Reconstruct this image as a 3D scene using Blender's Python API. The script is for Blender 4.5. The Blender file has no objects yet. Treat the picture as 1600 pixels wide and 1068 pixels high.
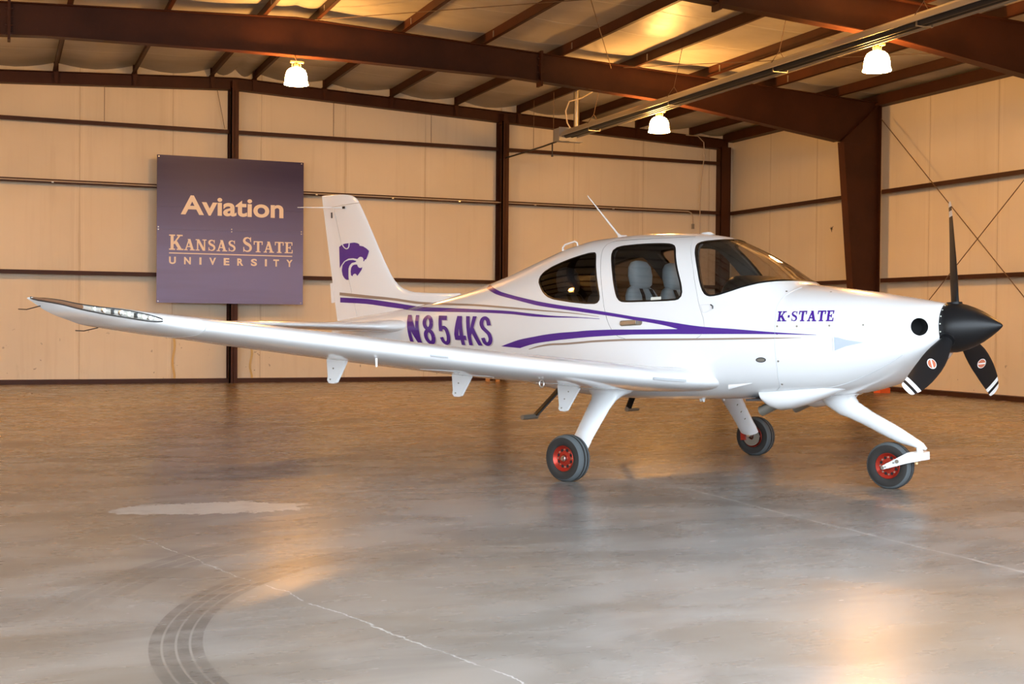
import bpy, bmesh, math, random
import numpy as np
from mathutils import Vector, Matrix, Quaternion
random.seed(7)
SC = bpy.context.scene
COL = SC.collection
# ------------------------------------------------------------------ camera, sky, exposure
CAM_H = 1.2997
cd = bpy.data.cameras.new('camera'); cam = bpy.data.objects.new('camera', cd); COL.objects.link(cam)
cd.sensor_width = 36.0; cd.lens = 44.393; cd.clip_end = 400
_yaw, _pitch, _roll = 0.385995, -0.0148645, 0.0091574
_f = Vector((math.sin(_yaw)*math.cos(_pitch), math.cos(_yaw)*math.cos(_pitch), math.sin(_pitch)))
_r = Vector((math.cos(_yaw), -math.sin(_yaw), 0)); _u = _r.cross(_f)
_c, _s = math.cos(_roll), math.sin(_roll)
_R, _U = _c*_r + _s*_u, -_s*_r + _c*_u
cam.matrix_world = Matrix(((_R.x, _U.x, -_f.x, 0), (_R.y, _U.y, -_f.y, 0), (_R.z, _U.z, -_f.z, CAM_H), (0, 0, 0, 1)))
SC.camera = cam
W = bpy.data.worlds.new('overcast_sky'); SC.world = W; W.use_nodes = True
_bg = W.node_tree.nodes['Background']
_bg.inputs['Color'].default_value = (0.78, 0.89, 1.0, 1); _bg.inputs['Strength'].default_value = 6.4
SC.view_settings.view_transform = 'Standard'; SC.view_settings.look = 'None'
SC.view_settings.exposure = 0.3; SC.view_settings.gamma = 1.0; SC.view_settings.use_curve_mapping = False
SC.cycles.use_denoising = True
SC.cycles.max_bounces = 10; SC.cycles.diffuse_bounces = 6; SC.cycles.glossy_bounces = 4; SC.cycles.transparent_max_bounces = 16
SC.cycles.sample_clamp_indirect = 6.0

# ------------------------------------------------------------------ helpers
def nm(o, name): o.name = name; return o
def tag(o, label=None, cat=None, group=None, kind=None):
    if label: o['label'] = label
    if cat: o['category'] = cat
    if group: o['group'] = group
    if kind: o['kind'] = kind
    return o
def empty(name, loc=(0, 0, 0), parent=None):
    o = bpy.data.objects.new(name, None); COL.objects.link(o); o.location = loc; o.empty_display_size = .2
    if parent: o.parent = parent
    return o
class MB:
    """collects shapes and links them as one mesh object"""
    def __init__(s): s.v = []; s.f = []; s.m = []
    def add(s, vs, fs, m=0):
        b = len(s.v); s.v += [tuple(map(float, q)) for q in vs]; s.f += [tuple(b+i for i in q) for q in fs]; s.m += [m]*len(fs); return s
    def box(s, lo, hi, m=0):
        (a, b, c), (d, e, f) = lo, hi
        return s.add([(a,b,c),(d,b,c),(d,e,c),(a,e,c),(a,b,f),(d,b,f),(d,e,f),(a,e,f)],
                     [(3,2,1,0),(4,5,6,7),(0,1,5,4),(1,2,6,5),(2,3,7,6),(3,0,4,7)], m)
    def bar(s, p, q, w, h, up=(0, 0, 1), m=0):
        p, q = Vector(p), Vector(q); d = (q-p).normalized(); u = Vector(up); x = d.cross(u)
        if x.length < 1e-5: x = d.cross(Vector((1, 0, 0)))
        x.normalize(); y = x.cross(d).normalized(); vs = []
        for e in (p, q):
            for a, b in ((-1,-1),(1,-1),(1,1),(-1,1)): vs.append(e + x*(a*w/2) + y*(b*h/2))
        return s.add(vs, [(0,1,2,3),(7,6,5,4),(4,5,1,0),(5,6,2,1),(6,7,3,2),(7,4,0,3)], m)
    def tube(s, pts, r, n=10, m=0, cap=True):
        pts = [Vector(p) for p in pts]; rr = r if isinstance(r, (list, tuple)) else [r]*len(pts); rings = []; prev = None
        for i, p in enumerate(pts):
            d = (pts[min(i+1, len(pts)-1)] - pts[max(i-1, 0)]).normalized()
            x = prev - d*prev.dot(d) if prev is not None else d.orthogonal()
            x.normalize(); prev = x; y = d.cross(x)
            rings.append([p + (x*math.cos(2*math.pi*k/n) + y*math.sin(2*math.pi*k/n))*rr[i] for k in range(n)])
        return s.loft(rings, m=m, cap=cap)
    def loft(s, rings, m=0, cap=True, closed=True):
        n = len(rings[0]); vs = [q for r in rings for q in r]; fs = []
        for i in range(len(rings)-1):
            for k in range(n if closed else n-1):
                a, b = i*n+k, i*n+(k+1) % n
                fs.append((a, b, b+n, a+n))
        if cap: fs.append(tuple(range(n))[::-1]); fs.append(tuple(range((len(rings)-1)*n, len(rings)*n)))
        return s.add(vs, fs, m)
    def lathe(s, prof, o=(0,0,0), axis='y', n=40, m=0, a0=0.0, a1=2*math.pi):
        """prof: list of (r, h) about the axis"""
        full = abs(a1-a0-2*math.pi) < 1e-6; k = n if full else n+1
        rings = []
        for j in range(k):
            a = a0+(a1-a0)*j/n; ring = []
            for r, h in prof:
                c, q = r*math.cos(a), r*math.sin(a)
                p = (c, h, q) if axis == 'y' else ((h, c, q) if axis == 'x' else (c, q, h))
                ring.append((p[0]+o[0], p[1]+o[1], p[2]+o[2]))
            rings.append(ring)
        if full: rings.append(rings[0])
        return s.loft(rings, m=m, cap=False, closed=False)
    def prism(s, poly, lo, hi, axis='y', m=0):
        """2D polygon extruded along an axis; poly is (x,z) for y, (y,z) for x, (x,y) for z"""
        def P(a, b, h): return (a, h, b) if axis == 'y' else ((h, a, b) if axis == 'x' else (a, b, h))
        n = len(poly); vs = [P(a, b, lo) for a, b in poly] + [P(a, b, hi) for a, b in poly]
        fs = [tuple(range(n)), tuple(range(2*n-1, n-1, -1))] + [(i, i+n, (i+1) % n+n, (i+1) % n) for i in range(n)]
        return s.add(vs, fs, m)
    def build(s, name, mats, parent=None, smooth=None, fix=True, merge=True):
        me = bpy.data.meshes.new(name); me.from_pydata(s.v, [], s.f)
        for m in (mats if isinstance(mats, (list, tuple)) else [mats]): me.materials.append(m)
        me.polygons.foreach_set('material_index', s.m)
        bm = bmesh.new(); bm.from_mesh(me)
        if merge: bmesh.ops.remove_doubles(bm, verts=bm.verts, dist=1e-5)
        if fix: bmesh.ops.recalc_face_normals(bm, faces=bm.faces)
        bm.to_mesh(me); bm.free()
        if smooth is not None:
            me.polygons.foreach_set('use_smooth', [True]*len(me.polygons)); me.set_sharp_from_angle(angle=math.radians(smooth))
        o = bpy.data.objects.new(name, me); COL.objects.link(o)
        if parent: o.parent = parent
        return o

# ------------------------------------------------------------------ materials
def mat(name, col, rough=.5, metal=0.0, spec=.5, coat=0.0, emit=None, es=0.0):
    m = bpy.data.materials.new(name); m.use_nodes = True; b = m.node_tree.nodes['Principled BSDF']
    b.inputs['Base Color'].default_value = (*col, 1); b.inputs['Roughness'].default_value = rough
    b.inputs['Metallic'].default_value = metal; b.inputs['Specular IOR Level'].default_value = spec
    b.inputs['Coat Weight'].default_value = coat; b.inputs['Coat Roughness'].default_value = .05
    if emit: b.inputs['Emission Color'].default_value = (*emit, 1); b.inputs['Emission Strength'].default_value = es
    return m
class NT:
    """tiny node-tree writer"""
    def __init__(s, m): s.t = m.node_tree; s.n = s.t.nodes; s.l = s.t.links; s.b = s.n['Principled BSDF']
    def node(s, typ, **kw):
        x = s.n.new(typ)
        for k, v in kw.items(): setattr(x, k, v)
        return x
    def put(s, sock, v):
        if isinstance(v, bpy.types.NodeSocket): s.l.new(v, sock)
        elif v is not None: sock.default_value = v
    def math(s, op, a, b=None, c=None, clamp=False):
        x = s.node('ShaderNodeMath', operation=op, use_clamp=clamp)
        s.put(x.inputs[0], a)
        if b is not None: s.put(x.inputs[1], b)
        if c is not None: s.put(x.inputs[2], c)
        return x.outputs[0]
    def mix(s, fac, a, b, mode='MIX'):
        x = s.node('ShaderNodeMix', data_type='RGBA', blend_type=mode)
        s.put(x.inputs[0], fac); s.put(x.inputs[6], a if not isinstance(a, tuple) else (*a, 1)); s.put(x.inputs[7], b if not isinstance(b, tuple) else (*b, 1))
        return x.outputs[2]
    def ramp(s, v, lo, hi, a=0.0, b=1.0):
        x = s.node('ShaderNodeMapRange'); x.interpolation_type = 'SMOOTHSTEP'
        for i, q in enumerate((v, lo, hi, a, b)): s.put(x.inputs[i], q)
        return x.outputs[0]
    def pos(s):
        g = s.node('ShaderNodeNewGeometry'); x = s.node('ShaderNodeSeparateXYZ'); s.l.new(g.outputs['Position'], x.inputs[0]); s.p = g.outputs['Position']
        return x.outputs[0], x.outputs[1], x.outputs[2]
    def noise(s, scale, detail=4, rough=.55, vec=None, sc=None, dist=0.0):
        x = s.node('ShaderNodeTexNoise'); x.inputs['Scale'].default_value = scale; x.inputs['Detail'].default_value = detail
        x.inputs['Roughness'].default_value = rough; x.inputs['Distortion'].default_value = dist
        v = vec if vec is not None else s.p
        if sc:
            q = s.node('ShaderNodeVectorMath', operation='MULTIPLY'); s.l.new(v, q.inputs[0]); q.inputs[1].default_value = sc; v = q.outputs[0]
        s.l.new(v, x.inputs['Vector']); return x.outputs['Fac']
    def bump(s, h, strength=.3, dist=.01):
        x = s.node('ShaderNodeBump'); x.inputs['Strength'].default_value = strength; x.inputs['Distance'].default_value = dist
        s.l.new(h, x.inputs['Height']); s.l.new(x.outputs[0], s.b.inputs['Normal'])
    def line(s, v, at, w, soft=.004):
        d = s.math('ABSOLUTE', s.math('SUBTRACT', v, at)); return s.ramp(d, w, w+soft, 1.0, 0.0)

def make_wall_mat(name, along):
    m = mat(name, (.74, .655, .52), rough=.55, spec=.3); t = NT(m); x, y, z = t.pos(); u = x if along == 'x' else y
    big = t.noise(.45, 3); streak = t.noise(1.0, 4, .6, sc=(7, 7, .35)); fine = t.noise(5.0, 4)
    ph = t.math('FRACT', t.math('DIVIDE', t.math('ADD', u, 50*1.83-1.50), 1.83))
    d = t.math('MULTIPLY', t.math('ABSOLUTE', t.math('SUBTRACT', ph, .5)), 1.83)       # distance from the panel middle; .915 = seam
    wob = t.math('MULTIPLY', t.math('SUBTRACT', t.noise(.6, 2), .5), .05)
    d2 = t.math('ADD', d, wob)
    seam = t.ramp(d2, .893, .905); lap = t.math('MULTIPLY', t.ramp(d2, .815, .83), t.ramp(d2, .85, .835))
    col = t.mix(t.ramp(big, .35, .7), (.78, .705, .56), (.715, .64, .50))
    col = t.mix(t.math('MULTIPLY', t.ramp(streak, .52, .75), .20), col, (.56, .46, .33))
    col = t.mix(t.math('MULTIPLY', seam, .33), col, (.42, .32, .20))
    col = t.mix(t.math('MULTIPLY', lap, .25), col, (.88, .80, .66))
    stain = t.math('MULTIPLY', t.ramp(t.noise(1.6, 5, .65, sc=(1, 1, .5)), .60, .72), t.ramp(z, 1.3, .1))
    col = t.mix(t.math('MULTIPLY', stain, .35), col, (.50, .41, .27))
    spot = t.math('MULTIPLY', t.ramp(t.noise(9.0, 2, .4), .735, .75), t.ramp(z, 1.6, .3))
    col = t.mix(t.math('MULTIPLY', spot, .5), col, (.10, .07, .04))
    t.l.new(col, t.b.inputs['Base Color'])
    h = t.math('ADD', t.math('MULTIPLY', seam, -1.0), t.math('ADD', t.math('MULTIPLY', streak, .5), t.math('MULTIPLY', fine, .25)))
    t.bump(h, .35, .02)
    return m

def make_floor_mat():
    m = mat('polished_concrete', (.4, .38, .36), rough=.3); t = NT(m); x, y, z = t.pos()
    a = t.noise(.35, 5, .6); b = t.noise(1.1, 4, .55, sc=(1, 1.6, 1), dist=.6); c = t.noise(7.0, 6, .7); d = t.noise(38.0, 4, .7)
    tan = t.noise(.22, 4, .55, sc=(1.2, .8, 1))
    st1 = t.noise(.8, 4, .55, sc=(.55, 2.2, 1), dist=.4); st2 = t.noise(2.6, 3, .55, sc=(.8, 2.6, 1))
    col = t.mix(t.ramp(b, .34, .66), (.258, .246, .232), (.172, .158, .143))
    col = t.mix(t.math('MULTIPLY', t.ramp(tan, .40, .64), .60), col, (.285, .200, .128))
    col = t.mix(t.math('MULTIPLY', t.ramp(st1, .48, .74), .50), col, (.115, .098, .082))
    col = t.mix(t.math('MULTIPLY', t.ramp(st2, .52, .78), .16), col, (.31, .285, .255))
    col = t.mix(t.math('MULTIPLY', t.ramp(a, .50, .70), .35), col, (.120, .106, .094))
    col = t.mix(t.math('MULTIPLY', t.ramp(c, .50, .85), .08), col, (.32, .30, .28))
    col = t.mix(t.math('MULTIPLY', t.ramp(d, .60, .78), .12), col, (.12, .105, .092))
    # saw-cut joints
    wob = t.math('MULTIPLY', t.math('SUBTRACT', t.noise(1.3, 3), .5), .10)
    j = t.line(t.math('ADD', y, wob), 9.42, .004, .006)
    dash = t.ramp(t.noise(3.0, 4, .7), .30, .58)
    j = t.math('MULTIPLY', j, dash)
    j2 = t.math('MULTIPLY', t.line(t.math('ADD', x, wob), 5.05, .006, .008), dash)
    j3 = t.math('MULTIPLY', t.line(t.math('ADD', y, wob), 15.5, .006, .01), dash)
    wob2 = t.math('MULTIPLY', t.math('SUBTRACT', t.noise(2.2, 5, .7), .5), .16)
    crk = t.math('ADD', t.math('ADD', x, wob2), t.math('MULTIPLY', y, .275))            # wandering crack
    j4 = t.math('MULTIPLY', t.line(crk, 2.92, .0025, .004), t.ramp(y, 8.2, 7.6))
    j4 = t.math('MULTIPLY', j4, t.ramp(t.noise(6.0, 3), .36, .5))
    jj = t.math('MAXIMUM', t.math('MAXIMUM', j, j2), t.math('MAXIMUM', j3, j4))
    col = t.mix(t.math('MULTIPLY', jj, .62), col, (.55, .53, .50))
    # white residue patch
    wx = t.math('ADD', x, t.math('MULTIPLY', t.math('SUBTRACT', b, .5), 1.1)); wy = t.math('ADD', y, t.math('MULTIPLY', t.math('SUBTRACT', c, .5), .5))
    e = t.math('ADD', t.math('POWER', t.math('DIVIDE', t.math('SUBTRACT', wx, 1.38), .62), 2.0), t.math('POWER', t.math('DIVIDE', t.math('SUBTRACT', t.math('ADD', wy, t.math('MULTIPLY', x, .1)), 9.02), .27), 2.0))
    patch = t.math('MULTIPLY', t.ramp(e, 1.04, .97), t.ramp(c, .34, .5, .45, 1.0))
    col = t.mix(t.math('MULTIPLY', patch, .75), col, (.50, .47, .44))
    # tyre tracks: arcs of several ribs
    def arc(cx, cy, r0, r1, ribs, gate, amt, col, dark=(.085, .075, .065)):
        rr = t.math('SQRT', t.math('ADD', t.math('POWER', t.math('SUBTRACT', x, cx), 2.0), t.math('POWER', t.math('SUBTRACT', y, cy), 2.0)))
        w = t.math('DIVIDE', t.math('SUBTRACT', rr, r0), r1-r0)
        band = t.math('MULTIPLY', t.ramp(w, -.04, .04), t.ramp(w, 1.04, .96))
        rib = t.ramp(t.math('ABSOLUTE', t.math('SUBTRACT', t.math('FRACT', t.math('MULTIPLY', w, ribs)), .5)), .47, .36)
        k = t.math('MULTIPLY', t.math('MULTIPLY', band, rib), gate)
        k = t.math('MULTIPLY', k, t.math('MULTIPLY', t.ramp(c, .34, .62, .55, 1.0), t.ramp(st2, .30, .62, 1.0, .65)))
        return t.mix(t.math('MULTIPLY', k, amt), col, dark)
    g1 = t.math('MULTIPLY', t.ramp(x, 2.7, 1.4), t.ramp(y, 3.6, 4.4))
    col = arc(2.93, 4.87, 2.18, 2.40, 4.0, g1, .66, col, (.06, .052, .044))
    g2 = t.math('MULTIPLY', t.ramp(x, 8.3, 7.2), t.math('MULTIPLY', t.ramp(y, 17.0, 16.2), t.ramp(y, 14.2, 14.9)))
    col = arc(7.9, 15.9, .85, 1.15, 4.0, g2, .7, col)
    g3 = t.math('MULTIPLY', t.ramp(x, 1.9, 1.3), t.ramp(y, 5.5, 6.6))
    col = arc(3.6, 4.6, 3.42, 3.72, 3.0, g3, .45, col)
    g4 = t.ramp(x, 3.2, 2.0)
    col = arc(-1.5, 13.0, 5.2, 5.45, 3.0, g4, .22, col)
    t.l.new(col, t.b.inputs['Base Color'])
    r = t.math('ADD', t.math('MULTIPLY', b, .16), t.math('ADD', t.math('MULTIPLY', st2, .14), .12))
    r = t.math('ADD', r, t.math('MULTIPLY', patch, .12))
    t.l.new(r, t.b.inputs['Roughness']); t.b.inputs['Specular IOR Level'].default_value = .26
    t.bump(t.math('ADD', t.math('MULTIPLY', b, .5), t.math('MULTIPLY', jj, -.1)), .06, .010)
    return m

def make_roof_mat():
    m = mat('roof_insulation', (.70, .66, .58), rough=.42, spec=.4); t = NT(m); x, y, z = t.pos()
    a = t.noise(.5, 4, sc=(1, 2.2, 1)); b = t.noise(2.5, 4)
    ph = t.math('FRACT', t.math('DIVIDE', t.math('ADD', y, 100.6), 1.52)); seam = t.ramp(t.math('ABSOLUTE', t.math('SUBTRACT', ph, .5)), .475, .49)
    col = t.mix(t.ramp(a, .35, .7), (.52, .485, .42), (.40, .37, .31)); col = t.mix(t.math('MULTIPLY', seam, .35), col, (.82, .80, .74))
    t.l.new(col, t.b.inputs['Base Color'])
    t.bump(t.math('ADD', t.math('ADD', a, t.math('MULTIPLY', b, .3)), t.math('MULTIPLY', seam, -.5)), .6, .05); return m

def make_steel_mat(name, c0, c1, rough=.5):
    m = mat(name, c0, rough=rough, spec=.22); t = NT(m); t.pos(); a = t.noise(1.3, 5, .65); b = t.noise(14, 4)
    col = t.mix(t.ramp(a, .35, .7), c0, c1); col = t.mix(t.math('MULTIPLY', t.ramp(b, .60, .8), .25), col, tuple(q*1.9 for q in c0))
    t.l.new(col, t.b.inputs['Base Color']); return m

M = {}
M['wall_back'] = make_wall_mat('wall_insulation_back', 'x'); M['wall_side'] = make_wall_mat('wall_insulation_side', 'y')
M['floor'] = make_floor_mat(); M['roof'] = make_roof_mat()
M['steel'] = make_steel_mat('brown_primed_steel', (.060, .0185, .0080), (.042, .0130, .0060))
M['girt'] = make_steel_mat('brown_girt_steel', (.060, .023, .014), (.042, .017, .011))
M['white'] = mat('white_aircraft_paint', (.80, .81, .82), rough=.22, coat=.6)
M['gear_white'] = mat('white_gear_paint', (.80, .81, .82), rough=.3, coat=.3)
M['purple'] = mat('purple_paint', (.060, .012, .26), rough=.25, coat=.5)
M['taupe'] = mat('taupe_paint', (.30, .22, .17), rough=.3, coat=.4)
M['letter_shadow'] = mat('grey_letter_outline', (.52, .46, .46), rough=.3, coat=.4)
M['seam'] = mat('panel_seam', (.60, .62, .64), rough=.5)
M['seam_dark'] = mat('dark_gap', (.05, .05, .055), rough=.6)
M['black'] = mat('satin_black', (.008, .008, .009), rough=.36, spec=.32)
M['blade'] = mat('matte_black_blade', (.009, .009, .010), rough=.42, spec=.25)
M['rubber'] = mat('tyre_rubber', (.030, .027, .025), rough=.75, spec=.25)
M['tread'] = mat('tyre_tread_rubber', (.085, .095, .10), rough=.8, spec=.25)
M['red'] = mat('red_anodised_rim', (.42, .035, .018), rough=.32, metal=.55)
M['steel_bright'] = mat('bright_steel', (.62, .60, .57), rough=.28, metal=1.0)
M['grey_metal'] = mat('dull_grey_metal', (.30, .28, .24), rough=.45, metal=.7)
M['liner'] = mat('dark_cabin_liner', (.075, .075, .078), rough=.8)
M['leather'] = mat('pale_blue_grey_leather', (.44, .54, .62), rough=.5)
M['belt'] = mat('black_webbing', (.02, .02, .022), rough=.8)
M['dark_hole'] = mat('dark_intake', (.008, .008, .009), rough=.9)
M['seal'] = mat('black_window_border', (.006, .006, .007), rough=.25)
M['paper'] = mat('off_white_placard', (.62, .63, .56), rough=.7)
M['orange'] = mat('orange_paint', (.75, .13, .03), rough=.6)
M['wood'] = mat('pine_timber', (.50, .26, .10), rough=.7)
M['galv'] = mat('galvanised_steel', (.58, .56, .52), rough=.3, metal=.9)
M['tube'] = mat('dark_radiant_tube', (.030, .032, .036), rough=.45, metal=.3)
M['reflector'] = mat('aluminium_reflector', (.50, .46, .38), rough=.42, metal=.55)
M['heater_box'] = mat('grey_heater_box', (.30, .30, .29), rough=.5)
M['pipe_black'] = mat('black_iron_pipe', (.018, .016, .016), rough=.5)
M['pipe_light'] = mat('light_conduit', (.50, .42, .34), rough=.45)
M['brass'] = mat('lamp_fitting', (.60, .42, .22), rough=.4, metal=.5)
M['rod'] = mat('thin_steel_rod', (.16, .10, .06), rough=.5, metal=.3)
M['tape'] = mat('yellowed_tape', (.66, .48, .20), rough=.6)
def make_glass(name, tint, fmin=.04):
    m = bpy.data.materials.new(name); m.use_nodes = True; t = m.node_tree; t.nodes.clear()
    o = t.nodes.new('ShaderNodeOutputMaterial'); tr = t.nodes.new('ShaderNodeBsdfTransparent'); tr.inputs[0].default_value = (*tint, 1)
    g = t.nodes.new('ShaderNodeBsdfGlossy'); g.inputs['Roughness'].default_value = .02; g.inputs[0].default_value = (.95, .95, .95, 1)
    fr = t.nodes.new('ShaderNodeMath'); fr.operation = 'MULTIPLY_ADD'; fr.inputs[1].default_value = .96; fr.inputs[2].default_value = .035
    lw = t.nodes.new('ShaderNodeLayerWeight'); lw.inputs[0].default_value = .5; pw = t.nodes.new('ShaderNodeMath'); pw.operation = 'POWER'; pw.inputs[1].default_value = 5.0
    t.links.new(lw.outputs['Facing'], pw.inputs[0]); t.links.new(pw.outputs[0], fr.inputs[0])
    mx = t.nodes.new('ShaderNodeMixShader'); t.links.new(fr.outputs[0], mx.inputs[0]); t.links.new(tr.outputs[0], mx.inputs[1]); t.links.new(g.outputs[0], mx.inputs[2])
    t.links.new(mx.outputs[0], o.inputs[0]); return m
M['glass'] = make_glass('tinted_acrylic', (.76, .745, .73)); M['glass_dark'] = make_glass('dark_tinted_acrylic', (.40, .385, .375)); M['glass_clear'] = make_glass('windshield_acrylic', (.90, .88, .85))
M['lens'] = make_glass('clear_lens', (.9, .9, .9))
M['lamp'] = mat('glowing_bell', (.9, .8, .6), rough=.4, emit=(1.0, .47, .12), es=205.0)
# ================================================================== HANGAR
YB, XR, XL, YF = 26.95, 16.80, -7.60, 2.4          # inner faces of the walls, the open door line
XC = 4.60                                              # ridge
def top_line(x): return 6.385 - .0455*abs(x-XC)        # top of the frames = underside of the purlins
def st(o): return tag(o, kind='structure')
m = MB(); m.box((XL-.3, YF, -.2), (XR+.3, YB+.2, 0)); st(m.build('floor', M['floor']))
apron = mat('apron_concrete', (.36, .36, .35), rough=.8)
m = MB(); m.box((-70, -90, -.2), (80, YF-.002, -.004)); st(m.build('ground', apron))
# walls: the back one is the gable end
m = MB(); zt = [top_line(x)+.27 for x in (XL-.2, XC, XR+.2)]
m.prism([(XL-.2, 0), (XR+.2, 0), (XR+.2, zt[2]), (XC, zt[1]), (XL-.2, zt[0])], YB, YB+.12); st(m.build('wall_back', M['wall_back']))
m = MB(); m.box((XR, YF, 0), (XR+.12, YB, top_line(XR)+.27)); st(m.build('wall_right', M['wall_side']))
m = MB(); m.box((XL-.12, YF, 0), (XL, YB, top_line(XL)+.27)); st(m.build('wall_left', M['wall_side']))
m = MB(); m.prism([(XL, 4.9), (XR, 4.9), (XR, zt[2]), (XC, zt[1]), (XL, zt[0])], YF, YF+.12); m.box((9.0, YF, 0), (XR, YF+.10, 4.9)); st(m.build('wall_front_with_daylight_block', M['wall_back']))  # header plus an added, unseen closed panel that cuts daylight on the right wall
# roof insulation sagging a little between the purlins
PUR = [4.10, 2.55, 1.04, -.48, -2.0, -3.52, -5.04, -6.56], [4.98, 6.48, 7.98, 9.49, 11.01, 12.55, 14.07, 15.55]
cuts = sorted(PUR[0]+PUR[1]+[XL, XR, XC])
m = MB(); xs = []
for a, b in zip(cuts[:-1], cuts[1:]): xs += [(a+(b-a)*k/6, math.sin(math.pi*k/6)) for k in range(6)]
xs.append((XR, 0)); ys = [YF+(YB-YF)*k/80 for k in range(81)]
rows = []
for yy in ys:
    e = max(0, (yy-(YB-1.1))/1.1)
    rows.append([(x, yy, top_line(x)+.205 - s*(.030+.015*math.sin(yy*4.1+x)) - .09*e*e*s) for x, s in xs])
vs = [q for r in rows for q in r]; n = len(xs)
m.add(vs, [(i*n+k, (i+1)*n+k, (i+1)*n+k+1, i*n+k+1) for i in range(80) for k in range(n-1)])
b0 = [(x, YF, top_line(x)+.30) for x in (XL-.1, XC, XR+.1)]; b1 = [(x, YB+.1, top_line(x)+.30) for x in (XL-.1, XC, XR+.1)]
m.add(b0+b1, [(0, 1, 4, 3), (1, 2, 5, 4)])
st(m.build('ceiling', M['roof'], smooth=35, fix=False))
# base channels
m = MB(); m.box((XL, YB-.20, 0), (XR-.2, YB, .012)); m.box((XL, YB-.205, 0), (XR-.2, YB-.195, .088)); m.box((XL, YB-.20, .080), (XR-.2, YB, .088)); st(m.build('baseboard_back', M['girt']))
m = MB(); m.box((XR-.205, YF, 0), (XR-.195, YB-.2, .088)); m.box((XR-.2, YF, .080), (XR, YB-.2, .088)); st(m.build('baseboard_right', M['girt']))

def frame_beam(yf, label, knee=True, depth_end=False):
    """tapered I-section rafter whose room-side flange edge lies at yf"""
    yw = yf+.10; xs = [XL+.05, XC, XR-.22]
    if depth_end: bot = [(x, top_line(x)-.25) for x in (XL+.05, XC, XR-.2)]
    else:
        prof = [(0, 5.742), (1.0, 5.742), (3.94, 5.700), (7.0, 5.512), (10.97, 5.000)]
        bot = [(XC-d, z) for d, z in prof[::-1][:-1]] + [(XC+d, z) for d, z in prof]
    top = [(bot[-1][0], top_line(bot[-1][0])), (XC, top_line(XC)), (bot[0][0], top_line(bot[0][0]))]
    if not depth_end: top = [(XR-.22, top_line(XR-.22))] + top[1:]; bot = bot + [(XR-.24, 5.0)]
    m = MB(); m.prism(bot+top, yw-.006, yw+.006)
    def flange(line, up):
        for (x0, z0), (x1, z1) in zip(line[:-1], line[1:]):
            m.prism([(x0, z0), (x1, z1), (x1, z1+up), (x0, z0+up)], yw-.10, yw+.10)
    flange(bot if depth_end else bot[:-1], .014); flange(top, -.014)
    o = m.build('roof_beam', M['steel']); tag(o, label, 'steel beam')
    if not depth_end:
        for sx in (-1, 1):
            x = XC+sx*4.47; zb = 5.64; m = MB(); m.box((x-.022, yf-.004, zb-.05), (x+.022, yf+.204, top_line(x)+.04))
            for k in range(4): m.tube([(x-.06, yf+.05, zb+.06+k*.13), (x+.06, yf+.05, zb+.06+k*.13)], .014, 6)
            m.build('splice_plate', M['steel'], o)
        m = MB(); m.bar((15.62, yw-.05, 5.0), (XR-.24, yw-.05, 5.80), .012, .09, up=(0, 1, 0)); m.build('knee_stiffener', M['steel'], o)
    return o
frame_beam(YB-.20, 'shallow brown rafter along the top of the back wall under the purlin ends', depth_end=True)
frame_beam(21.0, 'deep brown roof beam above the airplane, ending on the column behind its nose')
frame_beam(14.9, 'deep brown roof beam over the propeller, carrying the largest-looking lamp')
def frame_column(yf, label):
    yw = yf+.10; m = MB()
    m.prism([(16.14, 0), (XR-.22, 0), (XR-.22, 4.999), (15.68, 4.999)], yw-.006, yw+.006)
    m.prism([(16.128, 0), (16.142, 0), (15.682, 5.0), (15.668, 5.0)], yf, yf+.2)
    m.prism([(XR-.22, 0), (XR-.206, 0), (XR-.206, 5.84), (XR-.22, 5.84)], yf, yf+.2)
    o = m.build('steel_column', M['steel']); tag(o, label, 'steel column')
    m = MB(); m.box((16.08, yf-.02, 0), (XR-.19, yf+.22, .02)); m.build('base_plate', M['steel'], o)
    return o
frame_column(21.0, 'tapered brown steel column standing against the right wall behind the airplane nose')
m = MB(); m.box((15.95, 20.12, 0), (16.19, 20.32, .10)); m.box((15.98, 20.15, .10), (16.16, 20.29, .12)); tag(m.build('floor_block', M['orange']), 'small orange block on the floor in front of the tapered column', 'block')
def gable_post(x, label):
    m = MB(); zt = top_line(x)-.25; y0, y1 = YB-.38, YB-.002
    m.box((x-.085, y0, 0), (x+.085, y0+.014, zt)); m.box((x-.085, y1-.014, 0), (x+.085, y1, zt)); m.box((x-.005, y0, 0), (x+.005, y1, zt))
    m.box((x-.085, y0, 0), (x-.055, y0+.05, zt))
    o = m.build('wall_post', M['steel']); tag(o, label, 'steel post')
    m = MB(); m.box((x-.05, y0-.004, zt-.05), (x+.05, y1, zt+.16)); m.build('top_clip', M['steel'], o); return o
gable_post(4.53, 'brown steel post on the back wall behind the purple sign')
gable_post(10.60, 'brown steel post on the back wall rising behind the airplane between fin and cabin')
m = MB(); m.box((16.32, YB-.24, 0), (16.335, YB-.02, top_line(16.4)-.2)); m.box((16.32, YB-.24, 0), (XR-.2, YB-.226, top_line(16.4)-.2)); m.box((XR-.215, YB-.24, 0), (XR-.2, YB-.02, top_line(16.4)-.2))
tag(m.build('corner_post', M['steel']), 'dark brown steel post in the corner where the back and right walls meet', 'steel post')
def girt_x(x0, x1, z, label):
    m = MB(); m.box((x0, YB-.20, z-.006), (x1, YB-.002, z)); m.box((x0, YB-.206, z-.080), (x1, YB-.200, z)); m.box((x0, YB-.20, z-.080), (x1, YB-.185, z-.074))
    tag(m.build('wall_girt', M['girt']), label, 'wall girt', 'girts of the back wall')
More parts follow.
